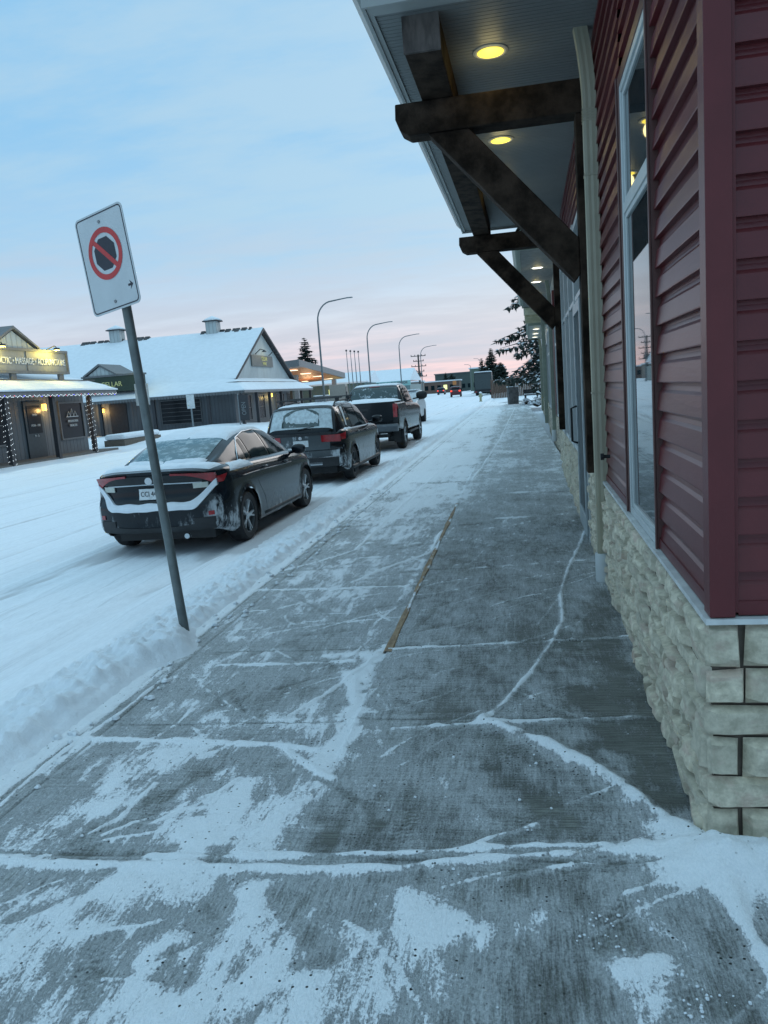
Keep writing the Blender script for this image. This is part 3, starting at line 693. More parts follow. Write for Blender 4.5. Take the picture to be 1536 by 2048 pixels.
def window_unit(parent, off, x, y0, y1, z0, z1, trans=None, trim=True, deep=.05, glass=None):
    """a tall window in a wall facing -X; frame > glass"""
    g = MB().box(x + .006, x + .012, y0 + .03, y1 - .03, z0 + .03, z1 - .03)
    f = MB(); w = .055
    def ring(a0, a1, b0, b1, w_, xa, xb):
        f.box(xa, xb, a0, a0 + w_, b0, b1); f.box(xa, xb, a1 - w_, a1, b0, b1)
        f.box(xa, xb, a0 + w_, a1 - w_, b0, b0 + w_); f.box(xa, xb, a0 + w_, a1 - w_, b1 - w_, b1)
    ring(y0, y1, z0, z1, .034, x - .014, x + .035)
    ring(y0 + .034, y1 - .034, z0 + .034, (trans or z1) - .034 + (.034 if trans else 0) - (0.02 if trans else 0), .026, x - .004, x + .033)
    if trans:
        f.box(x - .011, x + .034, y0 + .034, y1 - .034, trans - .02, trans + .03)
        ring(y0 + .034, y1 - .034, trans + .03, z1 - .034, .026, x - .004, x + .033)
    o = f.build('window', M['vinyl'], parent, off, bevel=.003)
    g.build('glass', glass or M['glass'], o, off)
    if trim:
        t = MB(); a = .052
        t.box(x - .018, x + .02, y0 - a, y0, z0 - .0, z1 + a); t.box(x - .018, x + .02, y1, y1 + a, z0 - .0, z1 + a)
        t.box(x - .018, x + .02, y0, y1, z1, z1 + a)
        t.box(x - .028, x - .018, y0 - a - .004, y0 - a + .012, z0, z1 + a + .004)
        t.box(x - .028, x - .018, y1 + a - .012, y1 + a + .004, z0, z1 + a + .004)
        t.build('window_trim', M['brown_red'], o, off, bevel=.003)
    return o

def downspout(parent, off, x, y, z0, z1, mat, boot=True, elbow=True, wy=.074, wx=.088):
    mb = MB()
    def sec(cx, cy, z, dx=0):
        pts = []
        n = 5
        for i in range(n * 2 + 1): pts.append((cx - wx / 2 - (.003 if i % 2 else 0), cy - wy / 2 + wy * i / (n * 2)))
        for i in range(1, 5): pts.append((cx - wx / 2 + wx * i / 5, cy + wy / 2 + (.002 if i % 2 else 0)))
        pts.append((cx + wx / 2, cy + wy / 2))
        for i in range(n * 2 - 1, -1, -1): pts.append((cx + wx / 2, cy - wy / 2 + wy * i / (n * 2)))
        for i in range(4, 0, -1): pts.append((cx - wx / 2 + wx * i / 5, cy - wy / 2 - (.002 if i % 2 else 0)))
        return [(p[0], p[1], z) for p in pts]
    path = [(x, z0), (x, z1 - .55), (x, z1 - .44)]
    if elbow: path += [(x - .002, z1 - .38), (x - .010, z1 - .27), (x - .024, z1 - .14), (x - .045, z1)]
    else: path += [(x, z1)]
    rows = [s + [s[0]] for s in (sec(px, y, pz) for px, pz in path)]
    mb.grid(rows)
    for zz in ([z1 - .95, (z0 + z1) / 2 - .6] if z1 - z0 > 2 else []):
        mb.box(x - wx / 2 - .006, x + wx / 2 + .004, y - wy / 2 - .006, y + wy / 2 + .006, zz, zz + .012)
    if elbow:
        for k in range(5): mb.box(x - wx / 2 - .006, x + wx / 2, y - wy / 2 - .004, y + wy / 2 + .004, z1 - .60 + k * .018, z1 - .592 + k * .018)
    o = mb.build('downspout', mat, parent, off)
    if boot:
        b = MB().lathe([(.040, z0 + .06), (.060, z0 + .06), (.064, z0 + .055), (.064, z0 - .14), (.058, z0 - .2)], 'z', (x, y, 0), 20)
        b.build('drain_boot', M['boot'], o, off, smooth=True)
    return o

def canopy(parent, off, y0, y1, xe, xw, zs, mats=None, rise=.55, grooves=True, gutter=True):
    """overhang: ribbed soffit, fascia and gutter, sloping roof with snow"""
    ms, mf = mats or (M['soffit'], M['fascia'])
    s = MB(); p = .10; y = y0 + .10; rows = []
    xi = xe + .06
    ys = []
    while y < y1 - .05:
        ys += [(y, 0), (y + p * .44, 0), (y + p * .45, .008), (y + p * .50, .008), (y + p * .51, 0), (y + p * .94, 0), (y + p * .95, .012), (y + p * .99, .012)]
        y += p
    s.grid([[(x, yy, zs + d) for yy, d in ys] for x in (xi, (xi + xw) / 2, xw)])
    so = s.build('soffit', ms, parent, off)
    e = MB()
    e.box(xi, xi + .035, y0 + .1, y1, zs - .012, zs - .002)            # edge channel
    e.box(xi, xw, y0 + .0, y0 + .14, zs - .014, zs - .003)             # end channel
    e.build('soffit_channel', mf, so, off)
    f = MB(); f.box(xe + .045, xi + .002, y0, y1, zs - .022, zs + .20)
    f.box(xe + .045, xw, y0 - .02, y0, zs - .03, zs + .20)
    f.box(xe + .045, xw, y1, y1 + .02, zs - .03, zs + .20)
    f.build('fascia', mf, parent, off)
    if gutter:
        g = MB(); prof = [(xe + .044, zs + .05), (xe + .010, zs + .05), (xe - .035, zs + .10), (xe - .055, zs + .17), (xe - .045, zs + .185), (xe - .03, zs + .18), (xe + .044, zs + .18)]
        g.prism(prof, 'y', y0 - .03, y1 + .03); g.build('gutter', mf, parent, off)
    r = MB(); r.prism([(xe - .01, zs + .21), (xw, zs + .21 + rise), (xw, zs + .205), (xe - .01, zs + .205)], 'y', y0 - .04, y1 + .04)
    ro = r.build('canopy_roof', mf, parent, off)
    n = MB(); rows = []
    for i in range(40):
        yy = y0 - .03 + (y1 - y0 + .06) * i / 39; row = []
        for j in range(10):
            t = j / 9; th = .10 * (1 - abs(2 * t - 1) ** 6) + .02 * math.sin(yy * 3 + j)
            row.append((xe - .02 + (xw - xe) * t, yy, zs + .212 + rise * t + th))
        rows.append(row)
    n.grid(rows); n.build('roof_snow', M['snow'], ro, off, smooth='all')

def soffit_lamp(parent, off, x, y, z, lit, r=.095):
    t = MB().lathe([(r * 1.28, z), (r * 1.28, z - .006), (r * 1.1, z - .012), (r * 1.0, z - .008), (r * .98, z + .004)], 'z', (x, y, 0), 28)
    o = t.build('soffit_light', M['lamp_trim'], parent, off, smooth=True)
    l = MB().lathe([(.001, z - .0125), (r * .94, z - .0125), (r * .97, z - .009)], 'z', (x, y, 0), 28)
    l.build('lens', lit, o, off)
    li = bpy.data.lights.new('soffit_glow', 'POINT'); li.energy = .7; li.color = (1, .82, .35); li.shadow_soft_size = .08
    lo = bpy.data.objects.new('soffit_glow', li); COL.objects.link(lo); lo.parent = o; lo.location = (x - off[0], y - off[1], z - .09)

def red_building():
    c0 = (.50, 2.41, 0)
    B = thing('commercial_building', 'red siding building with stone base and dark timber brackets at the right of the sidewalk', 'building', bloc(*c0), BROT)
    XP = .545
    YA, YB = 2.43, 13.6
    # core volume
    co = MB().box(XP + .06, 9, 2.50, YB, 0, 5.2); co.build('wall', M['dark'], B, c0)
    w0, w1 = 3.47, 4.38
    s = MB()
    siding_x(s, XP, 2.49, w0 - .05, .775, 5.2)
    siding_x(s, XP, w0 - .05, w1 + .05, 2.97, 5.2)
    siding_x(s, XP, w1 + .05, 7.15, .775, 5.2)
    siding_x(s, XP, 7.15, YB, 3.0, 5.2)
    s.build('side_siding', M['red'], B, c0)
    s = MB(); siding_y(s, YA + .025, .575, 4.5, .775, 5.2); s.build('front_siding', M['red'], B, c0)
    # corner post: two faces with their nailing lips
    t = MB().box(.505, .578, YA - .022, YA + .06, .755, 5.2)
    t.box(.528, .536, YA + .06, YA + .075, .765, 5.2); t.box(.578, .590, YA - .008, YA + .0, .765, 5.2)
    t.build('corner_trim', M['redtrim'], B, c0, bevel=.003)
    # bottom starter and light sill flashing
    t = MB().box(.516, .54, YA + .06, w0 - .055, .757, .80).box(.590, 4.5, YA - .004, YA + .02, .757, .80)
    t.box(.516, .54, w1 + .055, 7.1, .757, .80)
    t.build('starter_trim', M['redtrim'], B, c0)
    t = MB().box(.492, .56, YA - .030, w0 - .06, .735, .752).box(.56, 4.5, YA - .030, YA + .04, .735, .752).box(.492, .56, w0 - .06, w1 + .06, .733, .749).box(.492, .56, w1 + .06, 7.1, .735, .752)
    t.build('sill_flashing', simple('sill_flashing', (.55, .56, .55), .5, bs=.1), B, c0)
    # stone base
    m = MB().box(.515, .6, YA + .02, 7.2, -.1, .733).box(.515, 4.5, YA + .022, YA + .1, -.1, .733)
    m.build('base_backing', M['mortar'], B, c0)
    rows = [.085, .06, .095, .07, .10, .055, .09, .075, .10]
    stone_wall('stone_base', (.512, YA + .03, 0), (0, 1, 0), (-1, 0, 0), 4.75, rows, B, c0, lmin=.09, lmax=.38)
    # corner stones wrap, large and square, then the front field
    mb = MB(); tones = []
    z = 0
    fr = [.125, .105, .135, .105, .115, .145]
    V = Vector((0, 0, 1)); U = Vector((1, 0, 0)); Nn = Vector((0, -1, 0))
    for k, h in enumerate(fr):
        w = [.10, .34, .105, .36, .12, .11][k]
        if k in (1, 3): w = [0, .30, 0, .34][k]
        stone(mb, tones, Vector((.494, YA + .0, z + .003)), U, V, Nn, w - .008, h - .007, .02, 11, 9)
        x = .494 + w + .003
        while x < 3.5:
            ww = rs.uniform(.18, .4); stone(mb, tones, Vector((x, YA + .0, z + .003)), U, V, Nn, ww - .009, h - .007, .03, 11, 8); x += ww
        z += h
    o = mb.build('front_stone', M['stone'], B, c0, smooth=True, recalc=False)
    at = o.data.attributes.new('tone', 'FLOAT', 'POINT'); at.data.foreach_set('value', tones)
    mb = MB(); tones = []; z = 0
    for k, h in enumerate(fr):
        w = .10 + .05 * (k % 3)
        stone(mb, tones, Vector((.506, YA + .002 + w, z + .003)), Vector((0, -1, 0)), V, Vector((-1, 0, 0)), w - .006, h - .007, .022, 8, 8); z += h
    o = mb.build('corner_stone', M['stone'], B, c0, smooth=True, recalc=False)
    at = o.data.attributes.new('tone', 'FLOAT', 'POINT'); at.data.foreach_set('value', tones)
    # the tall window
    window_unit(B, c0, XP - .016, w0, w1, .752, 2.93, 2.33)
    # downspout in front of the first timber post
    downspout(B, c0, .487, 5.80, .16, 3.80, M['downpipe'])
    # timber brackets
    for k, yb in enumerate((6.05, 11.5)):
        pb = MB().prism([(-.87, 3.575), (-.875, 3.47), (-.845, 3.39), (-.78, 3.35), (.535, 3.35), (.535, 3.575)], 'y', yb, yb + .20)
        pb.build('beam', M['beam'], B, c0, bevel=.008)
        br = MB().prism([(-.64, 3.348), (-.34, 3.348), (.408, 2.50), (.408, 2.245), (.37, 2.20)], 'y', yb + .012, yb + .188)
        br.build('brace', M['beam'], B, c0, bevel=.008)
        po = MB().box(.41, .545, yb + .015, yb + .185, .78, 3.348); po.build('post', M['beam'], B, c0, bevel=.006)
    pu = MB().box(-.67, -.44, 5.24, 12.0, 3.577, 3.79); p_ = pu.build('purlin', M['beam'], B, c0, bevel=.008)
    e = MB().box(-.672, -.438, 5.215, 5.238, 3.575, 3.792); e.build('end_grain', M['beam_old'], p_, c0)
    pu = MB().box(.16, .36, 5.3, 12.0, 3.577, 3.79)
    canopy(B, c0, 4.98, 12.25, -.92, XP, 3.79)
    for y in (5.93, 7.98, 9.9): soffit_lamp(B, c0, -.155, y, 3.79, M['lamp_warm'])
    # tall shopfront between the posts: door then windows over the stone
    f = MB(); xg = XP - .005
    def bars(y0, y1, z0, z1, n, hz, wb=.05):
        for i in range(n + 1):
            y = y0 + (y1 - y0 - wb) * i / n; f.box(xg - .055, xg + .04, y, y + wb, z0, z1)
        for z in hz: f.box(xg - .045, xg + .038, y0 + wb, y1 - wb, z, z + wb)
    bars(7.2, 8.35, .0, 3.0, 1, (.0, 2.25, 2.93)); bars(8.42, 11.35, .70, 3.0, 3, (.70, 2.25, 2.93))
    bars(11.75, 13.45, .70, 3.0, 2, (.70, 2.25, 2.93))
    sf = f.build('shopfront_frame', M['vinyl'], B, c0, bevel=.004)
    g = MB().box(xg + .0, xg + .012, 7.2, 8.35, .02, 2.98).box(xg + .0, xg + .012, 8.42, 11.35, .72, 2.98).box(xg + .0, xg + .012, 11.75, 13.45, .72, 2.98)
    g.build('glass', M['glass'], sf, c0)
    d = MB().box(xg - .075, xg - .055, 7.28, 7.36, .04, 2.2).box(xg - .075, xg - .055, 8.18, 8.26, .04, 2.2).box(xg - .075, xg - .055, 7.36, 8.18, .04, .22).box(xg - .075, xg - .055, 7.36, 8.18, 2.1, 2.2)
    do = d.build('door', simple('door_frame', (.30, .34, .35), .4, bs=0), B, c0, bevel=.004)
    MB().tube([(xg - .075, 8.12, .85), (xg - .13, 8.12, .87), (xg - .13, 8.12, 1.2), (xg - .075, 8.12, 1.22)], .012).build('handle', M['dark'], do, c0, smooth=True)
    tr = MB().box(XP - .05, XP + .03, 6.27, 7.18, 0.78, 3.0)
    m = MB().box(.515, .6, 8.40, YB, -.1, .70); m.build('base_backing', M['mortar'], B, c0)
    stone_wall('stone_base', (.512, 8.40, 0), (0, 1, 0), (-1, 0, 0), YB - 8.4, [.12, .15, .13, .15, .14], B, c0, lmin=.2, lmax=.5)
    # junk boxes on the wall behind the downspout: meter and tap
    tp = MB().lathe([(.012, .50), (.012, .46), (.022, .46), (.022, .44)], 'x', (0, 5.25, .98), 10); tp.build('wall_tap', M['dark'], B, c0)
    # main roof slab
    rf = MB().box(XP + .02, 9, 2.3, YB, 5.2, 5.3); rf.build('roof', M['fascia'], B, c0)
red_building()

def next_buildings():
    M['pale_siding'] = simple('pale_siding', (.42, .42, .40), .5, var=.1, bs=.1)
    M['green_trim'] = simple('sage_trim', (.22, .25, .20), .45, var=.08, bs=0)
    c0 = (.55, 13.9, 0)
    B = thing('shop_building', 'sage trimmed shop row with white soffit lamps beyond the red siding building', 'building', bloc(*c0), BROT)
    MB().box(.66, 9, 13.7, 24.9, 0, 4.6).build('wall', M['pale_siding'], B, c0)
    s = MB(); n = 0
    y = 13.75
    s = MB()
    siding_x(s, .655, 13.75, 24.9, 2.95, 4.6); s.build('siding', M['pale_siding'], B, c0)
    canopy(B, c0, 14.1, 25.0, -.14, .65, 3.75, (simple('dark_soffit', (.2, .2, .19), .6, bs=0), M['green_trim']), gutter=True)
    # front gable box over the canopy end
    g = MB().prism([(-.14, 3.76), (.64, 3.76), (.64, 4.2), (-.14, 3.95)], 'y', 13.98, 14.07); g.build('gable_board', M['green_trim'], B, c0)
    for y in (16.6, 18.9, 21.4): soffit_lamp(B, c0, .28, y, 3.75, M['lamp_white'], .11)
    f = MB()
    for a, b in ((14.2, 17.6), (19.2, 24.3)):
        k = int((b - a) / .9)
        for i in range(k + 1):
            yy = a + (b - a) * i / k; f.box(.59, .655, yy, yy + .06, .7, 2.9)
        for z in (.7, 2.2, 2.84): f.box(.60, .652, a + .06, b, z, z + .06)
    fo = f.build('shopfront_frame', M['vinyl'], B, c0)
    MB().box(.64, .65, 14.2, 17.6, .72, 2.88).box(.64, .65, 19.2, 24.3, .72, 2.88).build('glass', M['glass'], fo, c0)
    MB().box(.58, .66, 13.75, 24.9, -.1, .68).build('stone_base', M['stone_far'], B, c0)
    MB().box(.58, .70, 17.75, 19.05, .72, 3.4).build('pier', M['redtrim'], B, c0)
    downspout(B, c0, .54, 18.4, .3, 3.7, M['green_trim'], wy=.09, wx=.08)
    downspout(B, c0, .50, 24.6, .2, 3.7, M['green_trim'], wy=.14, wx=.10, boot=False)
    c1 = (.6, 25.4, 0)
    B = thing('shop_building', 'farthest shop on the right with a lit cream porch ceiling, just before the spruce', 'building', bloc(*c1), BROT)
    MB().box(.74, 9, 25.2, 46, 0, 4.4).build('wall', M['pale_siding'], B, c1)
    cream = simple('cream_soffit', (.62, .58, .42), .5, bs=0)
    MB().box(-.02, .73, 25.3, 28.2, 3.55, 3.75).build('porch_ceiling', cream, B, c1)
    MB().prism([(-.05, 3.76), (.73, 3.76), (.73, 4.2), (-.05, 3.9)], 'y', 25.2, 28.3).build('porch_roof', M['green_trim'], B, c1)
    rm = simple('cream_rafter', (.45, .42, .28), .5, bs=0)
    for k in range(5): MB().box(-.03, .72, 25.5 + k * .6, 25.62 + k * .6, 3.47, 3.548).build('rafter', rm, B, c1)
    canopy(B, c1, 28.6, 38, .02, .74, 3.45, (simple('sage_soffit', (.36, .38, .34), .5, bs=0), M['green_trim']), gutter=False)
    for y in (31.0, 34.0, 36.6): soffit_lamp(B, c1, .38, y, 3.45, M['lamp_white'], .13)
    MB().box(.66, .74, 25.4, 46, -.1, .7).build('stone_base', M['stone_far'], B, c1)
    f = MB()
    for k in range(12): f.box(.69, .742, 26 + k * 1.5, 26.1 + k * 1.5, .72, 2.8)
    f.box(.68, .70, 26, 43, 2.74, 2.82)
    fo = f.build('shopfront_frame', M['vinyl'], B, c1)
    MB().box(.72, .735, 26, 43, .72, 2.8).build('glass', M['glass'], fo, c1)
    downspout(B, c1, .62, 29, .1, 3.4, M['green_trim'], wy=.14, wx=.1, boot=False)
    downspout(B, c1, .62, 37.6, .1, 3.4, M['green_trim'], wy=.16, wx=.12, boot=False)
next_buildings()

# ---------------------------------------------------------------- no-stopping sign on its leaning post
def sign():
    px, py = -2.205, 4.66
    T = thing('road_sign', 'white no stopping sign with red slashed ring on a leaning grey post', 'road sign', (px, py, -.05))
    lean = R(-3.65)
    T.rotation_euler = (0, lean, 0)
    post = MB()
    post.tube([(0, 0, -.1), (0, 0, 2.62)], .030, 20)
    post.build('post', simple('galvanised_post', (.13, .15, .15), .45, metal=.3, var=.25, scale=6, bs=.2), T, smooth=True)
    # plate: local x right, z up, facing -y before turning
    W, H = .45, .595
    P = thing('sign_plate', None, None)
    def rrect(w, h, r, n=6):
        pts = []
        for cx, cy, a in ((w / 2 - r, h / 2 - r, 0), (-w / 2 + r, h / 2 - r, 90), (-w / 2 + r, -h / 2 + r, 180), (w / 2 - r, -h / 2 + r, 270)):
            for i in range(n + 1):
                t = R(a + 90 * i / n); pts.append((cx + r * math.cos(t), cy + r * math.sin(t)))
        return pts
    white = simple('sign_white', (.52, .54, .55), .4, var=.05, scale=5, bs=.05); blk = simple('sign_black', (.015, .018, .03), .4, bs=0)
    red = simple('sign_red', (.50, .035, .035), .4, var=.1, bs=0)
    pl = MB().prism(rrect(W, H, .035), 'y', 0, .003); plate = pl.build('sign_plate', white, T, bevel=0)
    bpy.data.objects.remove(P)
    def ringmesh(o, i_, y):
        mb = MB(); n = len(o); mb.add([(p[0], y, p[1]) for p in o] + [(p[0], y, p[1]) for p in i_], [(k, (k + 1) % n, n + (k + 1) % n, n + k) for k in range(n)]); return mb
    ringmesh(rrect(W - .022, H - .022, .028), rrect(W - .036, H - .036, .022), -.0012).build('border', blk, plate)
    cz = .045; Ro, Ri = .155, .122
    circ = lambda r, n=56: [(r * math.cos(2 * PI * k / n), cz + r * math.sin(2 * PI * k / n)) for k in range(n)]
    oc = MB(); pts = [(.103 * math.cos(R(22.5 + 45 * k)), cz + .103 * math.sin(R(22.5 + 45 * k))) for k in range(8)]
    oc.add([(x, -.0010, z) for x, z in pts], [tuple(range(8))]); oc.build('octagon', blk, plate)
    rg = ringmesh(circ(Ro), circ(Ri), -.0022)
    a = R(-45); ca, sa = math.cos(a), math.sin(a)
    rg.add([(u * ca - v * sa, -.0019, cz + u * sa + v * ca) for u, v in ((-.124, -.015), (.124, -.015), (.124, .015), (-.124, .015))], [(0, 1, 2, 3)])
    rg.build('prohibition_ring', red, plate)
    ar = MB(); ax, az = .165, -.18
    ar.add([(ax + u, -.0012, az + v) for u, v in ((.024, 0), (-.006, .028), (.002, .007), (-.022, .007), (-.022, -.007), (.002, -.007), (-.006, -.028))], [tuple(range(7))])
    ar.build('arrow', blk, plate)
    for x, z in ((0, .235), (0, -.245)):
        MB().lathe([(.001, -.006), (.009, -.006), (.011, 0)], 'y', (x, 0, z), 10).build('bolt', simple('bolt', (.25, .26, .27), .35, metal=.7, bs=0), plate, smooth=True)
    # left edge farther from the footpath: plate turned towards the oncoming lane
    plate.rotation_euler = (0, R(-2.6), R(-23))
    plate.location = (-.052, -.040, 2.478)
sign()
# ---------------------------------------------------------------- parked vehicles
M['tyre'] = simple('tyre_rubber', (.02, .02, .022), .8, var=.3, scale=20, bs=.4, bscale=60)
M['rim'] = simple('alloy_rim', (.50, .52, .54), .4, metal=.25, var=.2, bs=0)
M['rim_dark'] = simple('dark_rim', (.05, .055, .06), .4, metal=.4, var=.2, bs=0)
M['plastic'] = simple('black_plastic', (.018, .019, .021), .55, var=.3, bs=.1)
M['chrome'] = simple('chrome_strip', (.50, .52, .54), .2, metal=.9, var=.05, bs=0)
M['tail'] = simple('tail_lamp_red', (.30, .010, .014), .12, var=.25, scale=12, bs=0, coat=.6)
M['plate'] = simple('number_plate', (.62, .64, .64), .5, var=.12, scale=20, bs=0)
M['cabin_glass'] = glass_mat('car_glass', (.012, .022, .026), .06)
M['cabin_glass'].node_tree.nodes['Principled BSDF'].inputs['Specular IOR Level'].default_value = .15
M['cabin_glass'].node_tree.nodes['Principled BSDF'].inputs['IOR'].default_value = 1.28
M['dim_glass'] = glass_mat('dim_glass', (.015, .02, .026), .25)
M['dim_glass'].node_tree.nodes['Principled BSDF'].inputs['Specular IOR Level'].default_value = .2
M['rear_glass'] = glass_mat('rear_glass', (.05, .11, .12), .12, .55, (.42, .52, .55))
M['rear_glass_clear'] = glass_mat('rear_glass_clear', (.03, .06, .062), .08, .25)
M['frost'] = simple('frosted_glass', (.50, .56, .58), .6, var=.2, scale=14, bs=.3)
M['paint_blue'] = dirty_paint('paint_blue_black', (.007, .010, .014), .14, .22, (.2, .85))
M['paint_black'] = dirty_paint('paint_black', (.007, .008, .010), .14, .22, (.2, .9))
M['paint_grey'] = dirty_paint('paint_grey', (.014, .017, .020), .2, .16, (.3, .9))
M['salt'] = dirty_paint('salt_film_paint', (.07, .08, .085), .5, .9, (.3, 1.9))
M['car_snow'] = snow_mat('car_snow', 10, .35)

def crv(keys):
    ks = np.array([k for k, _ in keys], float); vs = np.array([v for _, v in keys], float)
    d = np.gradient(vs, ks)
    for i in range(1, len(ks) - 1):
        a, b = (vs[i] - vs[i - 1]), (vs[i + 1] - vs[i])
        if a * b <= 0: d[i] = 0
        else: d[i] = 2 / ((ks[i] - ks[i - 1]) / a + (ks[i + 1] - ks[i]) / b)
    def f(x):
        if x <= ks[0]: return float(vs[0])
        if x >= ks[-1]: return float(vs[-1])
        i = int(np.searchsorted(ks, x) - 1); h = ks[i + 1] - ks[i]; t = (x - ks[i]) / h
        return float((2 * t ** 3 - 3 * t ** 2 + 1) * vs[i] + (t ** 3 - 2 * t ** 2 + t) * h * d[i] + (-2 * t ** 3 + 3 * t ** 2) * vs[i + 1] + (t ** 3 - t ** 2) * h * d[i + 1])
    return f
def cr(P, t):
    """point on a Catmull-Rom curve through P, t in [0, len-1]"""
    n = len(P) - 1; t = max(0, min(n - 1e-6, t)); i = int(t); u = t - i
    p0, p1, p2, p3 = P[max(i - 1, 0)], P[i], P[i + 1], P[min(i + 2, n)]
    return tuple(.5 * (2 * b + (c - a) * u + (2 * a - 5 * b + 4 * c - d) * u * u + (3 * b - a - 3 * c + d) * u ** 3) for a, b, c, d in zip(p0, p1, p2, p3))

class Car:
    def __init__(s, L, w, zt, zs, zb, gy, zr, gb, gt, wheels, wr, bow=.2, nosebow=.35, prof=None, sub=6, waist=.985):
        s.L = L; s.w = crv(w); s.zt = crv(zt); s.zs = crv(zs); s.zb = crv(zb)
        s.gy = gy; s.zr = crv(zr); s.gb = crv(gb); s.gt = crv(gt); s.wh = wheels; s.wr = wr
        s.bow = bow; s.nb = nosebow; s.prof = crv(prof) if prof else (lambda z: 0); s.sub = sub; s.waist = waist
    def D(s, x, y, z):
        f = max(0, 1 - y / .8) ** 2; g = max(0, 1 - (s.L - y) / 1.0) ** 2
        dy = s.bow * (abs(x) / .9) ** 2.6 * f + s.prof(z) * max(0, 1 - y / .35) - s.nb * (abs(x) / .9) ** 2.2 * g
        return (x, y + dy, z)
    def ring(s, y):
        w, zt, zs, zb = s.w(y), s.zt(y), s.zs(y), s.zb(y)
        m = zb + (zs - zb) * .45
        return [(w * .90, zb), (w * s.waist, zb + .05), (w, m - .08), (w * .998, m + (zs - m) * .35), (w * .985, m + (zs - m) * .75), (w * .955, zs - .015), (w * .88, zs + (zt - zs) * .55), (w * .62, zs + (zt - zs) * .9), (w * .3, zt - .003), (0, zt)]
    def low(s, y, t):
        x, z = cr(s.ring(y), t); return s.D(x, y, z)
    def gring(s, y):
        b, t_, zr = s.gb(y), s.gt(y), s.zr(y); zb = min(s.zs(y) - .03, zr - .05)
        return [(b, zb), (b + (t_ - b) * .32, zb + (zr - zb) * .36), (b + (t_ - b) * .78, zb + (zr - zb) * .76), (t_ - .03, zr - .045), (t_ - .14, zr - .012), (t_ * .4, zr - .002), (0, zr)]
    def gh(s, y, t):
        x, z = cr(s.gring(y), t); return s.D(x, y, z)
    def nrm(s, fn, y, t, e=.01):
        a = Vector(fn(y - e, t)); b = Vector(fn(y + e, t)); c = Vector(fn(y, t - .05)); d = Vector(fn(y, t + .05))
        n = (b - a).cross(d - c)
        if n.length < 1e-9: return Vector((0, 0, 1))
        n.normalize()
        if n.x < -1e-3 or (abs(n.x) < .05 and n.z < 0): n = -n
        return n
    def body(s, mats, parent):
        ys = np.concatenate([[0, .02, .05], np.arange(.09, s.L - .08, .045), [s.L - .05, s.L - .02, s.L]])
        K = 9; ts = [i / s.sub for i in range(K * s.sub + 1)]
        mb = MB(); V = []
        def arch_snap(p):
            for wy in s.wh:
                dy, dz = p[1] - wy, p[2] - s.wr; r = math.hypot(dy, dz); Ra = s.wr + .045
                if abs(p[0]) > .55 and p[2] < s.wr + Ra + .02 and abs(r - Ra) < .034:
                    return (p[0] + (.012 if p[0] > 0 else -.012), wy + dy / r * Ra, s.wr + dz / r * Ra)
            return p
        rows = []
        for y in ys:
            h = [s.low(y, t) for t in ts]
            full = h + [(-p[0], p[1], p[2]) for p in h[-2::-1]]
            rows.append([arch_snap(p) for p in full])
        n = len(rows[0]); vs = [p for r in rows for p in r]; fs = []
        for i in range(len(rows) - 1):
            for j in range(n - 1):
                q = (i * n + j, i * n + j + 1, (i + 1) * n + j + 1, (i + 1) * n + j)
                cy = sum(vs[k][1] for k in q) / 4; cz = sum(vs[k][2] for k in q) / 4; cx = sum(vs[k][0] for k in q) / 4
                if abs(cx) > .55 and any(math.hypot(cy - wy, cz - s.wr) < s.wr + .045 for wy in s.wh): continue
                fs.append(q)
        mb.add(vs, fs)
        # rear and front closing grids
        for yy in (0, s.L):
            P = []
            for t in ts:
                x0, y_, z0 = s.low(yy, t); xr, zr_ = cr(s.ring(yy), t)
                P.append([s.D(xr * (1 - 2 * k / 16), yy, zr_) for k in range(17)])
            mb.grid(P)
        o = mb.build('body', mats, parent, smooth=True)
        # dark belly and wheel wells
        b = MB(); b.box(-.62, .62, .35, s.L - .4, s.zb(1.5) - .02, s.zb(1.5) + .12)
        for wy in s.wh:
            for sx in (-1, 1):
                Ra = s.wr + .05; pts = [(Ra * math.cos(R(a)), s.wr + Ra * math.sin(R(a))) for a in range(-20, 201, 10)]
                b.grid([[(sx * x, wy + p[0], p[1]) for p in pts] for x in (.50, s.w(wy) * .97)])
                b.add([(sx * .50, wy + p[0], p[1]) for p in pts], [tuple(range(len(pts)))])
        b.build('underbody', M['plastic'], o, recalc=False)
        return o
    def cabin(s, mat, parent, name='cabin'):
        y0, y1 = s.gy; n = int((y1 - y0) / .035)
        ys = [y0 + (y1 - y0) * i / n for i in range(n + 1)]; ts = [i / 5 for i in range(31)]; rows = []
        for y in ys:
            h = [s.gh(y, t) for t in ts]; rows.append(h + [(-p[0], p[1], p[2]) for p in h[-2::-1]])
        mb = MB(); mb.grid(rows); return mb.build(name, mat, parent, smooth=True)
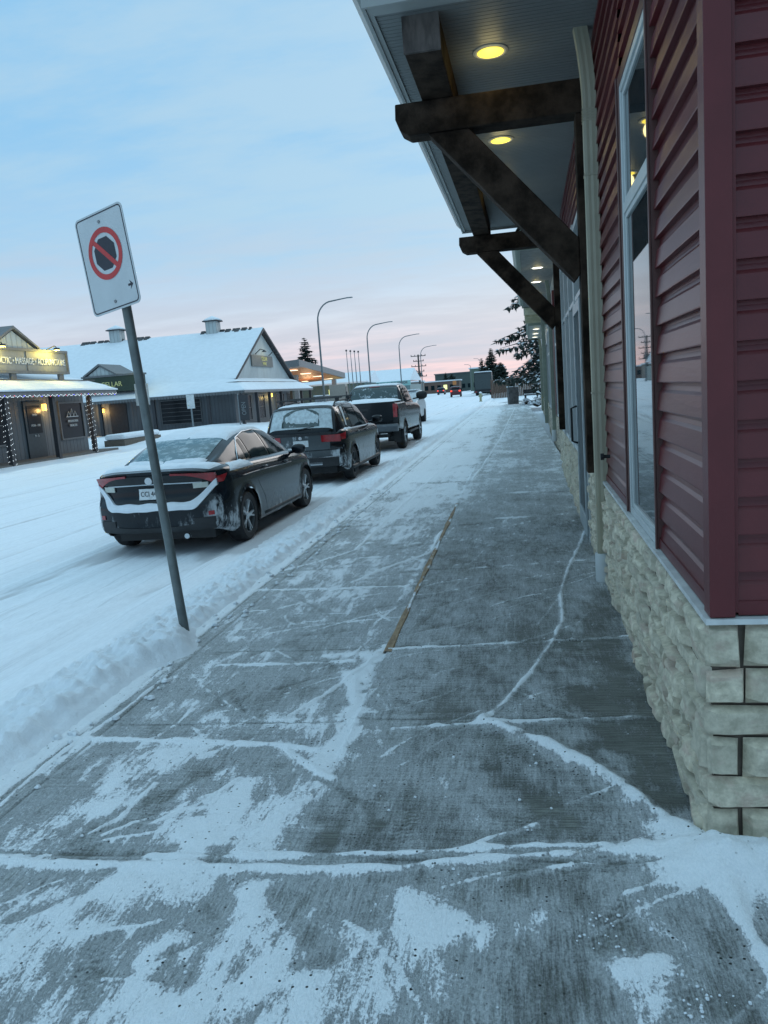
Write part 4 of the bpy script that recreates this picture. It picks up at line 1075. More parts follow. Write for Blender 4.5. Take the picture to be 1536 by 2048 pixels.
    def patch(s, fn, corners, mat, name, parent, off=.006, nu=14, nv=6, both=True, sides=None, thick=None, cross=False, ns=0):
        """corners: y range at low t, y range at high t: (ya0,ya1,yb0,yb1,t0,t1)"""
        ya0, ya1, yb0, yb1, t0, t1 = corners; out = []
        for sx in (sides or ((1, -1) if both else (1,))):
            mb = MB(); P = []
            for j in range(nv + 1):
                v = j / nv; t = t0 + (t1 - t0) * v; a, b = ya0 + (yb0 - ya0) * v, ya1 + (yb1 - ya1) * v; row = []
                for i in range(nu + 1):
                    y = a + (b - a) * i / nu; p = Vector(fn(y, t)); nn = s.nrm(fn, y, t)
                    o_ = off
                    if ns:
                        e = min(i, nu - i) / nu * 6; e2 = min(j, nv - j) / nv * 6
                        o_ = .002 + off * min(1, e, e2) ** .6 * (1 - ns + 2 * ns * float(fbm(y * 7 + 3, t * 2.5 + sx * 4, 3, 301)))
                    p = p + nn * o_; row.append((p.x * sx, p.y, p.z))
                P.append(row)
            if cross:   # join over the centre line: mirror rows
                P = P + [[(-q[0], q[1], q[2]) for q in r] for r in P[-2::-1]] if abs(P[-1][0][0]) < 1e-3 else P
            mb.grid(P); out.append(mb.build(name, mat, parent, smooth='all'))
            if cross: break
        return out
    def rear(s, x, z, off=.006):
        q = s.D(x, 0, z); return (q[0], q[1] - off, q[2])
    def rear_patch(s, name, mat, parent, lo, hi, x0, x1, off=.008, nx=14, nz=3, mirror=False):
        """lo, hi: z as functions of x"""
        out = []
        for sx in ((1, -1) if mirror else (1,)):
            P = []
            for j in range(nz + 1):
                P.append([s.rear(sx * (x0 + (x1 - x0) * i / nx), lo(x0 + (x1 - x0) * i / nx) * (1 - j / nz) + hi(x0 + (x1 - x0) * i / nx) * j / nz, off) for i in range(nx + 1)])
            B = [[(p[0], p[1] + off + .02, p[2]) for p in r] for r in P]
            mb = MB(); mb.grid(P)
            edge = [r[0] for r in P] + P[-1][1:] + [r[-1] for r in P[-2::-1]] + P[0][-2:0:-1]
            edgeb = [r[0] for r in B] + B[-1][1:] + [r[-1] for r in B[-2::-1]] + B[0][-2:0:-1]
            n = len(edge); mb.add(edge + edgeb, [(i, (i + 1) % n, n + (i + 1) % n, n + i) for i in range(n)])
            out.append(mb.build(name, mat, parent, smooth=True))
        return out
    def wheels(s, parent, tw=.21, spokes=5, split=True, rim=None, flat=.0):
        for wy in s.wh:
            for sx in (1, -1):
                r = s.wr; xo = s.w(wy) * .985; c = (sx * (xo - tw / 2), wy, r)
                pr = [(r * .62, -tw / 2 + .01), (r * .90, -tw / 2), (r * .985, -tw / 2 + .03), (r, -tw / 4), (r, tw / 4), (r * .985, tw / 2 - .03), (r * .90, tw / 2), (r * .68, tw / 2 - .004), (r * .655, tw / 2 - .02), (r * .62, tw / 2 - .07)]
                tm = MB().lathe([(a, b * sx) for a, b in pr], 'x', c, 36)
                to = tm.build('wheel', M['tyre'], parent, smooth=True)
                rm = MB(); R1 = r * .665
                rm.lathe([(R1, (tw / 2 - .012) * sx), (R1 * .94, (tw / 2 - .016) * sx), (R1 * .90, (tw / 2 - .05) * sx), (R1 * .3, (tw / 2 - .065) * sx), (.001, (tw / 2 - .06) * sx)], 'x', c, 32, 1, cap=False)
                for k in range(spokes):
                    for dd in ((-.16, .16) if split else (0,)):
                        a0 = 2 * PI * k / spokes; a1 = a0 + dd
                        P = []
                        for rr_, wd, xx in ((.045, .020, tw / 2 - .03), (R1 * .5, .013 if split else .03, tw / 2 - .022), (R1 * .95, .012 if split else .036, tw / 2 - .016)):
                            a = a0 + (a1 - a0) * (rr_ / R1)
                            cy, cz = rr_ * math.cos(a), rr_ * math.sin(a); tx, tz = -math.sin(a) * wd, math.cos(a) * wd
                            P.append([(c[0] + sx * xx, c[1] + cy - tx, c[2] + cz - tz), (c[0] + sx * (xx + .006), c[1] + cy, c[2] + cz), (c[0] + sx * xx, c[1] + cy + tx, c[2] + cz + tz), (c[0] + sx * (xx - .03), c[1] + cy + tx, c[2] + cz + tz)])
                        rm.grid(P)
                rm.lathe([(.05, (tw / 2 - .03) * sx), (.04, (tw / 2 - .018) * sx), (.001, (tw / 2 - .016) * sx)], 'x', c, 16)
                rm.build('rim', [rim or M['rim'], M['rim_dark']], to, smooth=True)
    def mirrors(s, parent, y, z, big=1., mat=None):
        for sx in (1, -1):
            x = s.gb(y) + .04
            mb = MB(); k = big; mb.tube([(sx * (x - .03), y, z), (sx * (x + .08 * k), y - .02, z + .02)], .022, 8)
            P = []
            for i in range(9):
                t = PI * i / 8; rr = math.sin(t) ** .55
                P.append([(sx * (x + .16 * k - .11 * k * math.cos(t)), y - .02 + .05 * rr * math.cos(a), z + .06 * k + .075 * k * rr * math.sin(a)) for a in [2 * PI * j / 12 for j in range(13)]])
            mb.grid(P); mb.build('mirror', mat or M['plastic'], parent, smooth=True)
    def seam(s, fn, pts, parent, name='panel_gap', mat=None, r=.004, both=True, off=.0):
        for sx in ((1, -1) if both else (1,)):
            q = []
            for y, t in pts:
                p = Vector(fn(y, t)) + s.nrm(fn, y, t) * off; q.append((p.x * sx, p.y, p.z))
            MB().tube(q, r, 6).build(name, mat or M['plastic'], parent, smooth='all')

def plate_text(parent, c, txt):
    o = text_mesh(txt, .085, M['plastic'], 'plate_number', parent, .001, sx=.8)
    o.location = c; o.rotation_euler = (R(90), 0, 0)

def door_handles(C, parent, ys, t, mat):
    for y in ys:
        for sx in (1, -1):
            p = Vector(C.low(y, t)); n = C.nrm(C.low, y, t)
            q = [p + n * .004 + Vector((0, -.08, 0)), p + n * .028 + Vector((0, -.06, .002)), p + n * .03 + Vector((0, .06, .004)), p + n * .004 + Vector((0, .085, .004))]
            MB().tube([(a.x * sx, a.y, a.z) for a in q], .011, 8).build('door_handle', mat, parent, smooth='all')

def sedan():
    T = thing('parked_car', 'dark sedan with snowy roof and white number plate, parked nearest beside the sign post', 'car', (-4.06, 8.06, -.145), R(-.3), 'cars parked along the kerb')
    C = Car(4.5,
            [(0, .74), (.12, .82), (.45, .88), (1, .895), (2.3, .895), (3.7, .89), (4.25, .84), (4.4, .74), (4.5, .60)],
            [(0, 1.035), (.12, 1.05), (.5, 1.075), (1.2, 1.06), (3.3, 1.0), (3.9, .90), (4.3, .78), (4.5, .62)],
            [(0, .93), (.4, .955), (1.2, .955), (2.2, .93), (3.2, .91), (4.0, .80), (4.5, .58)],
            [(0, .30), (.25, .24), (.6, .18), (4.1, .17), (4.35, .22), (4.5, .28)],
            (.36, 3.52),
            [(.36, 1.06), (.7, 1.165), (1.1, 1.30), (1.5, 1.385), (1.9, 1.42), (2.2, 1.42), (2.6, 1.375), (3.0, 1.225), (3.52, .985)],
            [(.36, .60), (.8, .74), (1.4, .79), (2.4, .79), (3.1, .765), (3.52, .70)],
            [(.36, .56), (.8, .575), (1.3, .57), (1.9, .565), (2.6, .56), (3.1, .60), (3.52, .64)],
            (.88, 3.58), .325, bow=.29,
            prof=[(.25, .06), (.34, .01), (.45, 0), (.60, .0), (.66, .035), (.72, .075), (.82, .085), (.94, .045), (1.03, .0), (1.1, 0)])
    P = M['paint_blue']
    body = C.body(P, T); cab = C.cabin(P, T)
    g = C.gh
    # side glass in three panes
    C.patch(g, (1.30, 1.46, 1.36, 1.46, .35, 2.2), M['cabin_glass'], 'quarter_window', cab)
    C.patch(g, (1.50, 2.20, 1.52, 2.12, .30, 2.70), M['cabin_glass'], 'rear_side_window', cab)
    C.patch(g, (2.27, 3.16, 2.19, 2.66, .30, 2.70), M['cabin_glass'], 'front_side_window', cab)
    C.patch(g, (1.02, 1.30, 1.32, 1.36, .35, 2.2), P, 'pillar_panel', cab, off=.004)
    C.patch(g, (.46, 1.30, .46, 1.30, 3.55, 6), M['rear_glass'], 'rear_window', cab, cross=True, nv=8)
    C.patch(g, (2.68, 3.44, 2.68, 3.44, 3.4, 6), M['cabin_glass'], 'windscreen', cab, cross=True, nv=8)
    # bright strip arching over the side windows and along the belt
    C.seam(g, [(1.0, .3), (1.15, 1.4), (1.4, 2.5), (1.75, 2.92), (2.15, 2.95), (2.6, 2.85), (2.95, 2.2)], cab, 'window_chrome', M['chrome'], .009, off=.008)
    C.seam(g, [(1.0, .3)] + [(1.2 + k * .3, .18) for k in range(7)], cab, 'belt_strip', M['chrome'], .006, off=.012)
    # door and panel gaps
    for pts in ([(1.32, 4.9), (1.25, 4.0), (1.34, 3.0), (1.5, 2.2), (1.56, 1.3)], [(2.25, 4.9), (2.25, 3.5), (2.24, 1.3)], [(3.25, 4.9), (3.22, 3.5), (3.15, 2.2), (3.12, 1.3)]):
        C.seam(C.low, pts, body, 'door_gap', off=-.001)
    C.seam(C.low, [(.62 + k * .25, 4.05) for k in range(10)], body, 'shoulder_crease', P, .010, off=-.006)
    C.seam(C.low, [(1.45 + k * .25, 1.25) for k in range(8)], body, 'sill_strip', M['plastic'], .03, off=-.018)
    door_handles(C, body, (1.62, 2.55), 4.35, P)
    # rear face
    C.rear_patch('trunk_band', M['plastic'], body, lambda x: .885 - .02 * (x / .7) ** 2, lambda x: .985, -.60, .60, .010)
    C.rear_patch('trunk_strip', M['chrome'], body, lambda x: .872 - .02 * (x / .7) ** 2, lambda x: .886 - .02 * (x / .7) ** 2, -.60, .60, .016)
    C.rear_patch('tail_light', M['tail'], body, lambda x: .972 - .15 * max(0, (x - .28) / .475) ** 2.4, lambda x: 1.0 - .03 * ((x - .28) / .475), .28, .755, .022, mirror=True, nz=4)
    C.patch(C.low, (.0, .10, .0, .30, 4.0, 5.0), M['tail'], 'tail_light_side', body, off=.010)
    C.rear_patch('reverse_lamp', simple('clear_lamp', (.55, .56, .5), .2, bs=0), body, lambda x: .80, lambda x: .865, .50, .66, .018, mirror=True)
    C.rear_patch('bumper_panel', M['plastic'], body, lambda x: .30, lambda x: .36 + .05 * (abs(x) / .7) ** 3, -.72, .72, .010)
    C.rear_patch('reflector', M['tail'], body, lambda x: .47, lambda x: .52, .66, .72, .010, mirror=True)
    C.rear_patch('bumper_slot', M['plastic'], body, lambda x: .38, lambda x: .45, .50, .73, .009, mirror=True)
    pl = C.rear_patch('number_plate', M['plate'], body, lambda x: .70, lambda x: .83, -.155, .155, .020)[0]
    plate_text(pl, (0, C.rear(0, .76, .024)[1], .765), 'CCJ 4425')
    MB().lathe([(.045, 0), (.05, .010), (.03, .016), (.001, .016)], 'y', (0, C.rear(0, .93, .03)[1], .925), 20).build('badge', M['chrome'], body, smooth=True)
    MB().tube([(.42, .05, .25), (.42, -.01, .25)], .032, 14).build('tailpipe', M['chrome'], body, smooth=True)
    C.wheels(T); C.mirrors(T, 3.02, .94, 1, P); T.scale = (.95, .97, .935)
    # snow lying on it
    C.patch(g, (1.22, 2.72, 1.22, 2.72, 3.0, 6), M['car_snow'], 'roof_snow', T, off=.026, cross=True, nu=40, nv=14, ns=.6)
    C.patch(C.low, (.10, .46, .10, .42, 6.2, 9), M['car_snow'], 'trunk_snow', T, off=.030, cross=True, nu=16, nv=24, ns=.6)
    C.patch(g, (.42, .60, .42, .50, 3.3, 6), M['car_snow'], 'window_edge_snow', T, off=.022, cross=True, nu=8, nv=20, ns=.8)
    C.patch(C.low, (.42, 1.28, .60, 1.10, 5.1, 6.3), M['car_snow'], 'shoulder_snow', T, off=.018, nu=20, nv=8, ns=.9)
    rr = C.rear_patch('bumper_snow', M['car_snow'], T, lambda x: .565 + .27 * float(sstep(abs(x), .50, .80)) + .007 * math.sin(x * 17) * math.sin(x * 7 + 1), lambda x: .655 + .25 * float(sstep(abs(x), .46, .80)) + .006 * math.sin(x * 23 + 2), -.755, .755, .035, nx=64, nz=5)
    C.patch(C.low, (3.55, 4.35, 3.5, 4.3, 6.3, 9), M['car_snow'], 'hood_snow', T, off=.02, cross=True, nu=18, nv=16, ns=.8)
sedan()

def suv():
    T = thing('parked_car', 'black hatchback wagon with roof bars and salt whitened tailgate, between sedan and pickup', 'car', (-4.03, 14.3, -.145), R(-.4), 'cars parked along the kerb')
    C = Car(4.45,
            [(0, .80), (.12, .86), (.5, .90), (1, .905), (2.6, .905), (3.6, .90), (4.1, .85), (4.35, .74), (4.45, .62)],
            [(0, 1.04), (.2, 1.10), (1, 1.10), (3.2, 1.08), (3.6, 1.04), (4.1, .95), (4.45, .75)],
            [(0, 1.00), (.5, 1.05), (2.2, 1.02), (3.4, 1.0), (4.0, .92), (4.45, .70)],
            [(0, .36), (.25, .28), (.6, .22), (4.0, .22), (4.45, .32)],
            (.02, 3.62),
            [(.02, 1.05), (.12, 1.22), (.24, 1.40), (.36, 1.53), (.5, 1.575), (1.2, 1.605), (2.0, 1.60), (2.5, 1.55), (3.0, 1.34), (3.62, 1.05)],
            [(.02, .76), (.5, .83), (2.6, .83), (3.2, .80), (3.62, .74)],
            [(.02, .70), (.36, .64), (1, .64), (2.4, .62), (3.1, .66), (3.62, .70)],
            (.86, 3.53), .345, bow=.20,
            prof=[(.3, .05), (.42, 0), (.66, 0), (.72, .03), (.80, .05), (1.0, .03), (1.1, .0)])
    P = M['paint_black']; body = C.body(P, T); cab = C.cabin(P, T); g = C.gh
    C.patch(g, (.62, 1.10, .72, 1.06, .35, 2.7), M['cabin_glass'], 'quarter_window', cab)
    C.patch(g, (1.18, 2.0, 1.16, 1.95, .35, 2.7), M['cabin_glass'], 'rear_side_window', cab)
    C.patch(g, (2.07, 3.0, 2.02, 2.52, .35, 2.7), M['cabin_glass'], 'front_side_window', cab)
    C.patch(g, (.63, .74, .80, .95, .6, 2.4), M['frost'], 'side_frost', cab, off=.009)
    C.patch(g, (.07, .35, .07, .35, 3.1, 6), M['frost'], 'rear_window', cab, cross=True, nv=8)
    # wiped fan in the frost
    f = MB(); cx = .05
    pts = [(0, 0)]
    fan = []
    for i in range(13):
        a = R(12 + 156 * i / 12); rr_ = .47 if 30 < 12 + 156 * i / 12 < 150 else .40
        u, v = -rr_ * math.cos(a), rr_ * math.sin(a) * .78
        y = .10 + v * .66; tt = 6 - abs(u) / .64 * 2.6
        p = C.gh(y, 6); p2 = C.gh(y, max(3.2, tt)); fan.append((u, p2[1] - .012, p2[2] + .004))
    base = [(q[0], C.gh(.09, max(3.2, 6 - abs(q[0]) / .64 * 2.6))[1] - .014, C.gh(.09, 6)[2] + .0) for q in fan]
    f.grid([fan, base]); f.build('wiped_glass', M['rear_glass_clear'], cab, smooth='all')
    MB().tube([(-.05, .035, 1.115), (.0, .03, 1.13), (.30, .05, 1.17)], .009, 6).build('rear_wiper', M['plastic'], cab)
    C.patch(g, (.34, .40, .34, .44, 3.0, 6), P, 'roof_spoiler', cab, off=.02, cross=True)
    for pts in ([(1.14, 5), (1.12, 4.0), (1.3, 2.6), (1.36, 1.3)], [(2.05, 5), (2.05, 3.5), (2.04, 1.3)], [(3.1, 5), (3.08, 3.5), (3.02, 1.3)]):
        C.seam(C.low, pts, body, 'door_gap', off=-.001)
    door_handles(C, body, (1.35, 2.28), 4.3, P)
    C.seam(C.low, [(.5 + k * .3, .9) for k in range(12)], body, 'sill_cladding', M['plastic'], .045, off=-.02)
    C.rear_patch('tailgate_panel', M['salt'], body, lambda x: .70, lambda x: .995, -.58, .58, .009)
    C.rear_patch('tailgate_lip', M['plastic'], body, lambda x: .99, lambda x: 1.045, -.62, .62, .020)
    C.rear_patch('tail_light', M['tail'], body, lambda x: .84 + .03 * (.8 - x), lambda x: .985, .42, .79, .020, mirror=True)
    C.patch(C.low, (.0, .16, .0, .30, 3.7, 4.9), M['tail'], 'tail_light_side', body, off=.010)
    C.rear_patch('bumper_skin', M['salt'], body, lambda x: .56, lambda x: .68, -.76, .76, .006)
    C.rear_patch('bumper_trim', M['plastic'], body, lambda x: .36, lambda x: .54, -.74, .74, .012)
    C.rear_patch('skid_plate', M['chrome'], body, lambda x: .40, lambda x: .46, -.42, .42, .020)
    C.rear_patch('bumper_crease', M['chrome'], body, lambda x: .545, lambda x: .558, -.72, .72, .018)
    C.rear_patch('number_plate', M['plate'], body, lambda x: .775, lambda x: .90, -.155, .155, .020)
    MB().lathe([(.035, 0), (.04, .010), (.001, .014)], 'y', (0, C.rear(0, .95, .025)[1], .95), 18).build('badge', M['chrome'], body, smooth=True)
    # roof rails and cross bars
    for sx in (1, -1):
        MB().tube([(sx * .60, .62, 1.56), (sx * .60, .70, 1.62), (sx * .60, 1.4, 1.655), (sx * .59, 2.2, 1.645), (sx * .58, 2.42, 1.59)], .014, 8).build('roof_rail', M['plastic'], T, smooth='all')
    for y, z in ((.92, 1.70), (1.95, 1.72)):
        b = MB(); prof = [(y - .035, z), (y - .02, z + .016), (y + .025, z + .014), (y + .04, z), (y + .02, z - .010), (y - .02, z - .010)]
        b.prism(prof, 'x', -.70, .70); bo = b.build('cross_bar', M['plastic'], T)
        for sx in (1, -1): MB().box(sx * .60 - .04, sx * .60 + .04, y - .03, y + .03, z - .075, z - .008).build('bar_foot', M['plastic'], bo, bevel=.008)
    C.wheels(T, spokes=5, split=True, rim=M['rim_dark']); C.mirrors(T, 2.98, 1.08, 1.1, P); T.scale = (.95, .97, .95)
    C.patch(g, (.5, 2.45, .5, 2.45, 3.3, 6), M['car_snow'], 'roof_snow', T, off=.018, cross=True, nu=30, nv=12, ns=.8)
    C.patch(C.low, (.30, 1.0, .4, .9, 5.2, 6.3), M['car_snow'], 'shoulder_snow', T, off=.012, nu=16, nv=6, ns=.9)
suv()

def pickup():
    T = thing('pickup_truck', 'dark grey crew cab pickup with snow on its bed cover, foremost in the parked row', 'pickup truck', (-4.14, 21.45, -.145), R(-.3), 'cars parked along the kerb')
    C = Car(5.85,
            [(0, .96), (.06, .985), (.5, .99), (3, .995), (5.0, .99), (5.6, .93), (5.85, .85)],
            [(0, 1.40), (1.7, 1.40), (1.9, 1.36), (4.2, 1.32), (4.5, 1.32), (5.4, 1.22), (5.85, 1.05)],
            [(0, 1.375), (1.7, 1.375), (2, 1.33), (4.2, 1.28), (5.4, 1.15), (5.85, 1.0)],
            [(0, .66), (.5, .60), (1.8, .52), (5.3, .50), (5.85, .55)],
            (1.72, 4.35),
            [(1.72, 1.36), (1.80, 1.60), (1.90, 1.82), (2.02, 1.90), (2.5, 1.95), (3.2, 1.945), (3.6, 1.86), (4.35, 1.33)],
            [(1.72, .88), (2, .91), (3.6, .91), (4.35, .87)],
            [(1.72, .80), (2.0, .74), (3.2, .73), (3.8, .76), (4.35, .84)],
            (1.28, 4.90), .40, bow=.04, nosebow=.2, waist=.99)
    P = M['paint_grey']; body = C.body(P, T); cab = C.cabin(P, T); g = C.gh
    C.patch(g, (2.0, 2.62, 2.05, 2.6, .4, 2.7), M['cabin_glass'], 'rear_side_window', cab)
    C.patch(g, (2.72, 3.75, 2.70, 3.4, .4, 2.7), M['cabin_glass'], 'front_side_window', cab)
    C.patch(g, (1.755, 1.93, 1.755, 1.93, 3.2, 6), M['rear_glass_clear'], 'rear_window', cab, cross=True, nv=8)
    C.patch(g, (1.955, 1.985, 1.955, 1.985, 5.4, 6), M['tail'], 'high_brake_light', cab, off=.012, cross=True)
    for pts in ([(1.78, 5), (1.78, 1.3)], [(2.68, 5), (2.68, 1.3)], [(3.85, 5), (3.85, 1.3)]):
        C.seam(C.low, pts, body, 'panel_gap', off=-.001, r=.006)
    door_handles(C, body, (2.5, 3.55), 4.3, P)
    tg = C.rear_patch('tailgate', P, body, lambda x: .86, lambda x: 1.385, -.80, .80, .016)[0]
    C.rear_patch('tailgate_handle', M['plastic'], tg, lambda x: 1.20, lambda x: 1.27, -.13, .13, .024)
    C.rear_patch('tail_light', M['tail'], body, lambda x: .98, lambda x: 1.36, .84, .955, .024, mirror=True)
    C.patch(C.low, (.0, .05, .0, .05, 3.6, 5.0), M['tail'], 'tail_light_side', body, off=.008)
    b = MB(); pr = [(-.10, .58), (-.16, .62), (-.17, .74), (-.12, .80), (.02, .80), (.02, .58)]
    b.prism(pr, 'x', -.97, .97); bo = b.build('bumper', simple('dark_bumper', (.10, .11, .12), .35, metal=.4, bs=0), T, bevel=.02)
    MB().box(-.5, .5, -.178, -.168, .795, .81).build('bumper_edge', M['chrome'], bo)
    MB().box(-.15, .15, -.178, -.171, .63, .75).build('number_plate', M['plate'], bo)
    MB().box(-.05, .05, -.2, .1, .46, .56).box(-.6, .6, .6, .75, .38, .48).build('tow_hitch', M['plastic'], bo)
    cv = MB(); cv.box(-.84, .84, .05, 1.70, 1.39, 1.425); co = cv.build('bed_cover', M['plastic'], T, bevel=.01)
    P_ = []
    for i in range(25):
        y = .06 + 1.64 * i / 24; P_.append([(-.86 + 1.72 * j / 16, y, 1.427 + (.06 + .05 * i / 24) * (1 - abs(2 * i / 24 - 1) ** 8) * (1 - abs(j / 8 - 1) ** 6) * (.6 + .8 * float(fbm(y * 3, j * .4, 3, 401)))) for j in range(17)])
    MB().grid(P_).build('bed_snow', M['car_snow'], co, smooth='all')
    C.wheels(T, tw=.26, spokes=6, split=False, rim=M['rim']); C.mirrors(T, 3.85, 1.42, 1.7); T.scale = (.97, .98, .97)
    for wy in (1.28, 4.9):
        for sx in (1, -1): MB().box(sx * .80 - .1, sx * .80 + .1, wy - .52, wy - .50, .22, .62).build('mud_flap', M['plastic'], body)
    C.patch(g, (2.1, 3.4, 2.1, 3.4, 3.4, 6), M['car_snow'], 'roof_snow', T, off=.02, cross=True, nu=20, nv=10, ns=.8)
    MB().box(-1.02, -.95, 2.0, 4.0, .42, .47).box(.95, 1.02, 2.0, 4.0, .42, .47).build('running_board', M['plastic'], T)
pickup()

def small_car(name, label, loc, rz, mat, lights=None, group='vehicles farther down the street', head=False, scale=1.):
    T = thing(name, label, 'car', loc, rz, group); T.scale = (scale,) * 3
    b = MB(); prof = [(0, .45), (0, .85), (.15, 1.05), (.5, 1.15), (.75, 1.5), (1.2, 1.62), (2.5, 1.6), (3.2, 1.15), (4.2, 1.0), (4.45, .75), (4.45, .35), (3.95, .3), (3.1, .3), (1.2, .3), (.3, .3)]
    b.prism(prof, 'x', -.86, .86); bo = b.build('body', mat, T, bevel=.08)
    MB().prism([(.52, 1.16), (.74, 1.46), (2.5, 1.5), (3.05, 1.16)], 'x', -.875, .875).build('side_window', M['cabin_glass'], T)
    MB().add([(-.7, .44, 1.12), (.7, .44, 1.12), (.62, .70, 1.47), (-.62, .70, 1.47)], [(0, 1, 2, 3)]).build('rear_window', M['cabin_glass'], T)
    for wy in (.85, 3.5):
        for sx in (1, -1): MB().lathe([(.15, -.11), (.34, -.11), (.35, 0), (.34, .11), (.15, .11)], 'x', (sx * .78, wy, .33), 18).build('wheel', M['tyre'], T, smooth=True)
    for sx in (1, -1):
        if head: MB().box(sx * .62 - .16, sx * .62 + .16, 4.43, 4.50, .68, .84).build('headlight', lights, T, bevel=.02)
        else: MB().box(sx * .68 - .14, sx * .68 + .14, -.03, .03, .86, 1.06).build('tail_light', lights, T, bevel=.02)
    MB().box(-.7, .7, .9, 2.6, 1.625, 1.68).build('roof_snow', M['car_snow'], T, bevel=.03)
    return T
# ---------------------------------------------------------------- far side of the street
M['metal_wall'] = None
def mat_ribbed(name, col, per=.22, axis='Y', depth=.6):
    m, nt, b = new_mat(name)
    t = N(nt, 'ShaderNodeTexCoord').outputs['Object']; sp = N(nt, 'ShaderNodeSeparateXYZ'); nt.links.new(t, sp.inputs[0])
    s = math_(nt, 'MULTIPLY', math_(nt, 'ADD', sp.outputs['X'], sp.outputs['Y']), 1 / per)
    fr = math_(nt, 'FRACT', s)
    rib = maprange(nt, math_(nt, 'ABSOLUTE', math_(nt, 'SUBTRACT', fr, .5)), .36, .44)
    v = noise(nt, 1.5, 4, .6, coords(nt, 1, 1, .3))
    c = mixc(nt, maprange(nt, v, .3, .7), tuple(q * .88 for q in col), tuple(q * 1.1 for q in col))
    c = mixc(nt, math_(nt, 'MULTIPLY', rib, .45), c, tuple(q * .5 for q in col))
    nt.links.new(c, b.inputs['Base Color']); b.inputs['Roughness'].default_value = .55
    bump(nt, b, rib, depth, .03); return m
M['ribbed'] = mat_ribbed('ribbed_wall', (.125, .14, .155), .26)
M['ribbed_light'] = mat_ribbed('ribbed_gable', (.42, .46, .46), .30)
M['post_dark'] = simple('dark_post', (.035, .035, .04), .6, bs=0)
M['trim_grey'] = simple('grey_trim', (.13, .135, .14), .5, bs=0)
M['frame_grey'] = simple('frame_grey', (.20, .22, .23), .5, bs=0)
M['fairy'] = emit('fairy_light_white', (.85, .95, 1.0), 1.1)
M['fairy_blue'] = emit('fairy_light_blue', (.12, .10, 1.0), 3)
M['fairy_red'] = emit('fairy_light_red', (.9, .12, .2), 1.5)
M['sconce_glow'] = emit('sconce_glow', (1.0, .55, .10), 2.6)
M['flood'] = emit('flood_lamp', (1.0, .9, .25), 8)
M['letter_white'] = simple('letter_white', (.70, .72, .72), .5, bs=0)
M['letter_gold'] = simple('letter_gold', (.65, .60, .25), .5, bs=0)

def lamp_point(name, loc, col, energy, r=.08):
    l = bpy.data.lights.new(name, 'POINT'); l.energy = energy; l.color = col; l.shadow_soft_size = r
    o = bpy.data.objects.new(name, l); COL.objects.link(o); o.location = loc; return o

def snow_slab(P, mat, name, parent, off, th=.16, amp=.05):
    """P grid of base points; adds a lumpy upper surface and a skirt"""
    ni, nj = len(P), len(P[0]); top = []
    for i in range(ni):
        row = []
        for j in range(nj):
            x, y, z = P[i][j]; e = min(i, ni - 1 - i, j, nj - 1 - j)
            h = th * (.35 if e == 0 else .85 if e == 1 else 1) + amp * (float(fbm(x * 1.3 + 7, y * 1.3, 3, 501)) - .5)
            row.append((x, y, z + max(h, .03)))
        top.append(row)
    mb = MB(); mb.grid(top)
    ring = lambda G: [r[0] for r in G] + G[-1][1:] + [r[-1] for r in G[-2::-1]] + G[0][-2:0:-1]
    a, b = ring(top), ring(P); n = len(a); mb.add(a + b, [(i, (i + 1) % n, n + (i + 1) % n, n + i) for i in range(n)])
    return mb.build(name, mat, parent, off, smooth=True)
def bil(a, b, c, d, nu, nv):
    a, b, c, d = map(Vector, (a, b, c, d)); return [[tuple((a * (1 - u) + b * u) * (1 - v) + (d * (1 - u) + c * u) * v) for u in [i / nu for i in range(nu + 1)]] for v in [j / nv for j in range(nv + 1)]]

def sconce(parent, off, p, nrm, lit=True):
    x, y, z = p; nx, ny = nrm
    MB().box(x - .07 + nx * .07, x + .07 + nx * .07, y - .07 + ny * .07, y + .07 + ny * .07, z - .16, z + .10).build('wall_light', M['sconce_glow'] if lit else M['post_dark'], parent, off, bevel=.02)

def wall_window(parent, off, face, a0, a1, z0, z1, pos, name='window', rows=0, glass=None, slat=None):
    """window on wall plane x=pos (face '+x') or y=pos (face '-y'); a = other coordinate"""
    f = MB(); g = MB(); w = .07
    def bx(mb, a, b, c, d, o0, o1):
        if face == '+x': mb.box(pos + o0, pos + o1, a, b, c, d)
        else: mb.box(a, b, pos - o1, pos - o0, c, d)
    bx(f, a0, a0 + w, z0, z1, -.02, .06); bx(f, a1 - w, a1, z0, z1, -.02, .06)
    bx(f, a0 + w, a1 - w, z0, z0 + w, -.02, .06); bx(f, a0 + w, a1 - w, z1 - w, z1, -.02, .06)
    for k in range(rows):
        zz = z0 + (z1 - z0) * (k + 1) / (rows + 1); bx(f, a0 + w, a1 - w, zz - .015, zz + .015, -.01, .045)
    o = f.build(name, M['trim_grey'], parent, off)
    bx(g, a0 + w * .5, a1 - w * .5, z0 + w * .5, z1 - w * .5, .0, .02); g.build('pane', glass or M['dim_glass'], o, off)
    return o

def sign_text(s, size, loc, mat, parent, face='+x', depth=.01, sx=1., align='RIGHT', name='lettering'):
    o = text_mesh(s, size, mat, name, parent, depth, align, sx)
    o.rotation_euler = (R(90), 0, R(90) if face == '+x' else 0); o.location = loc; return o

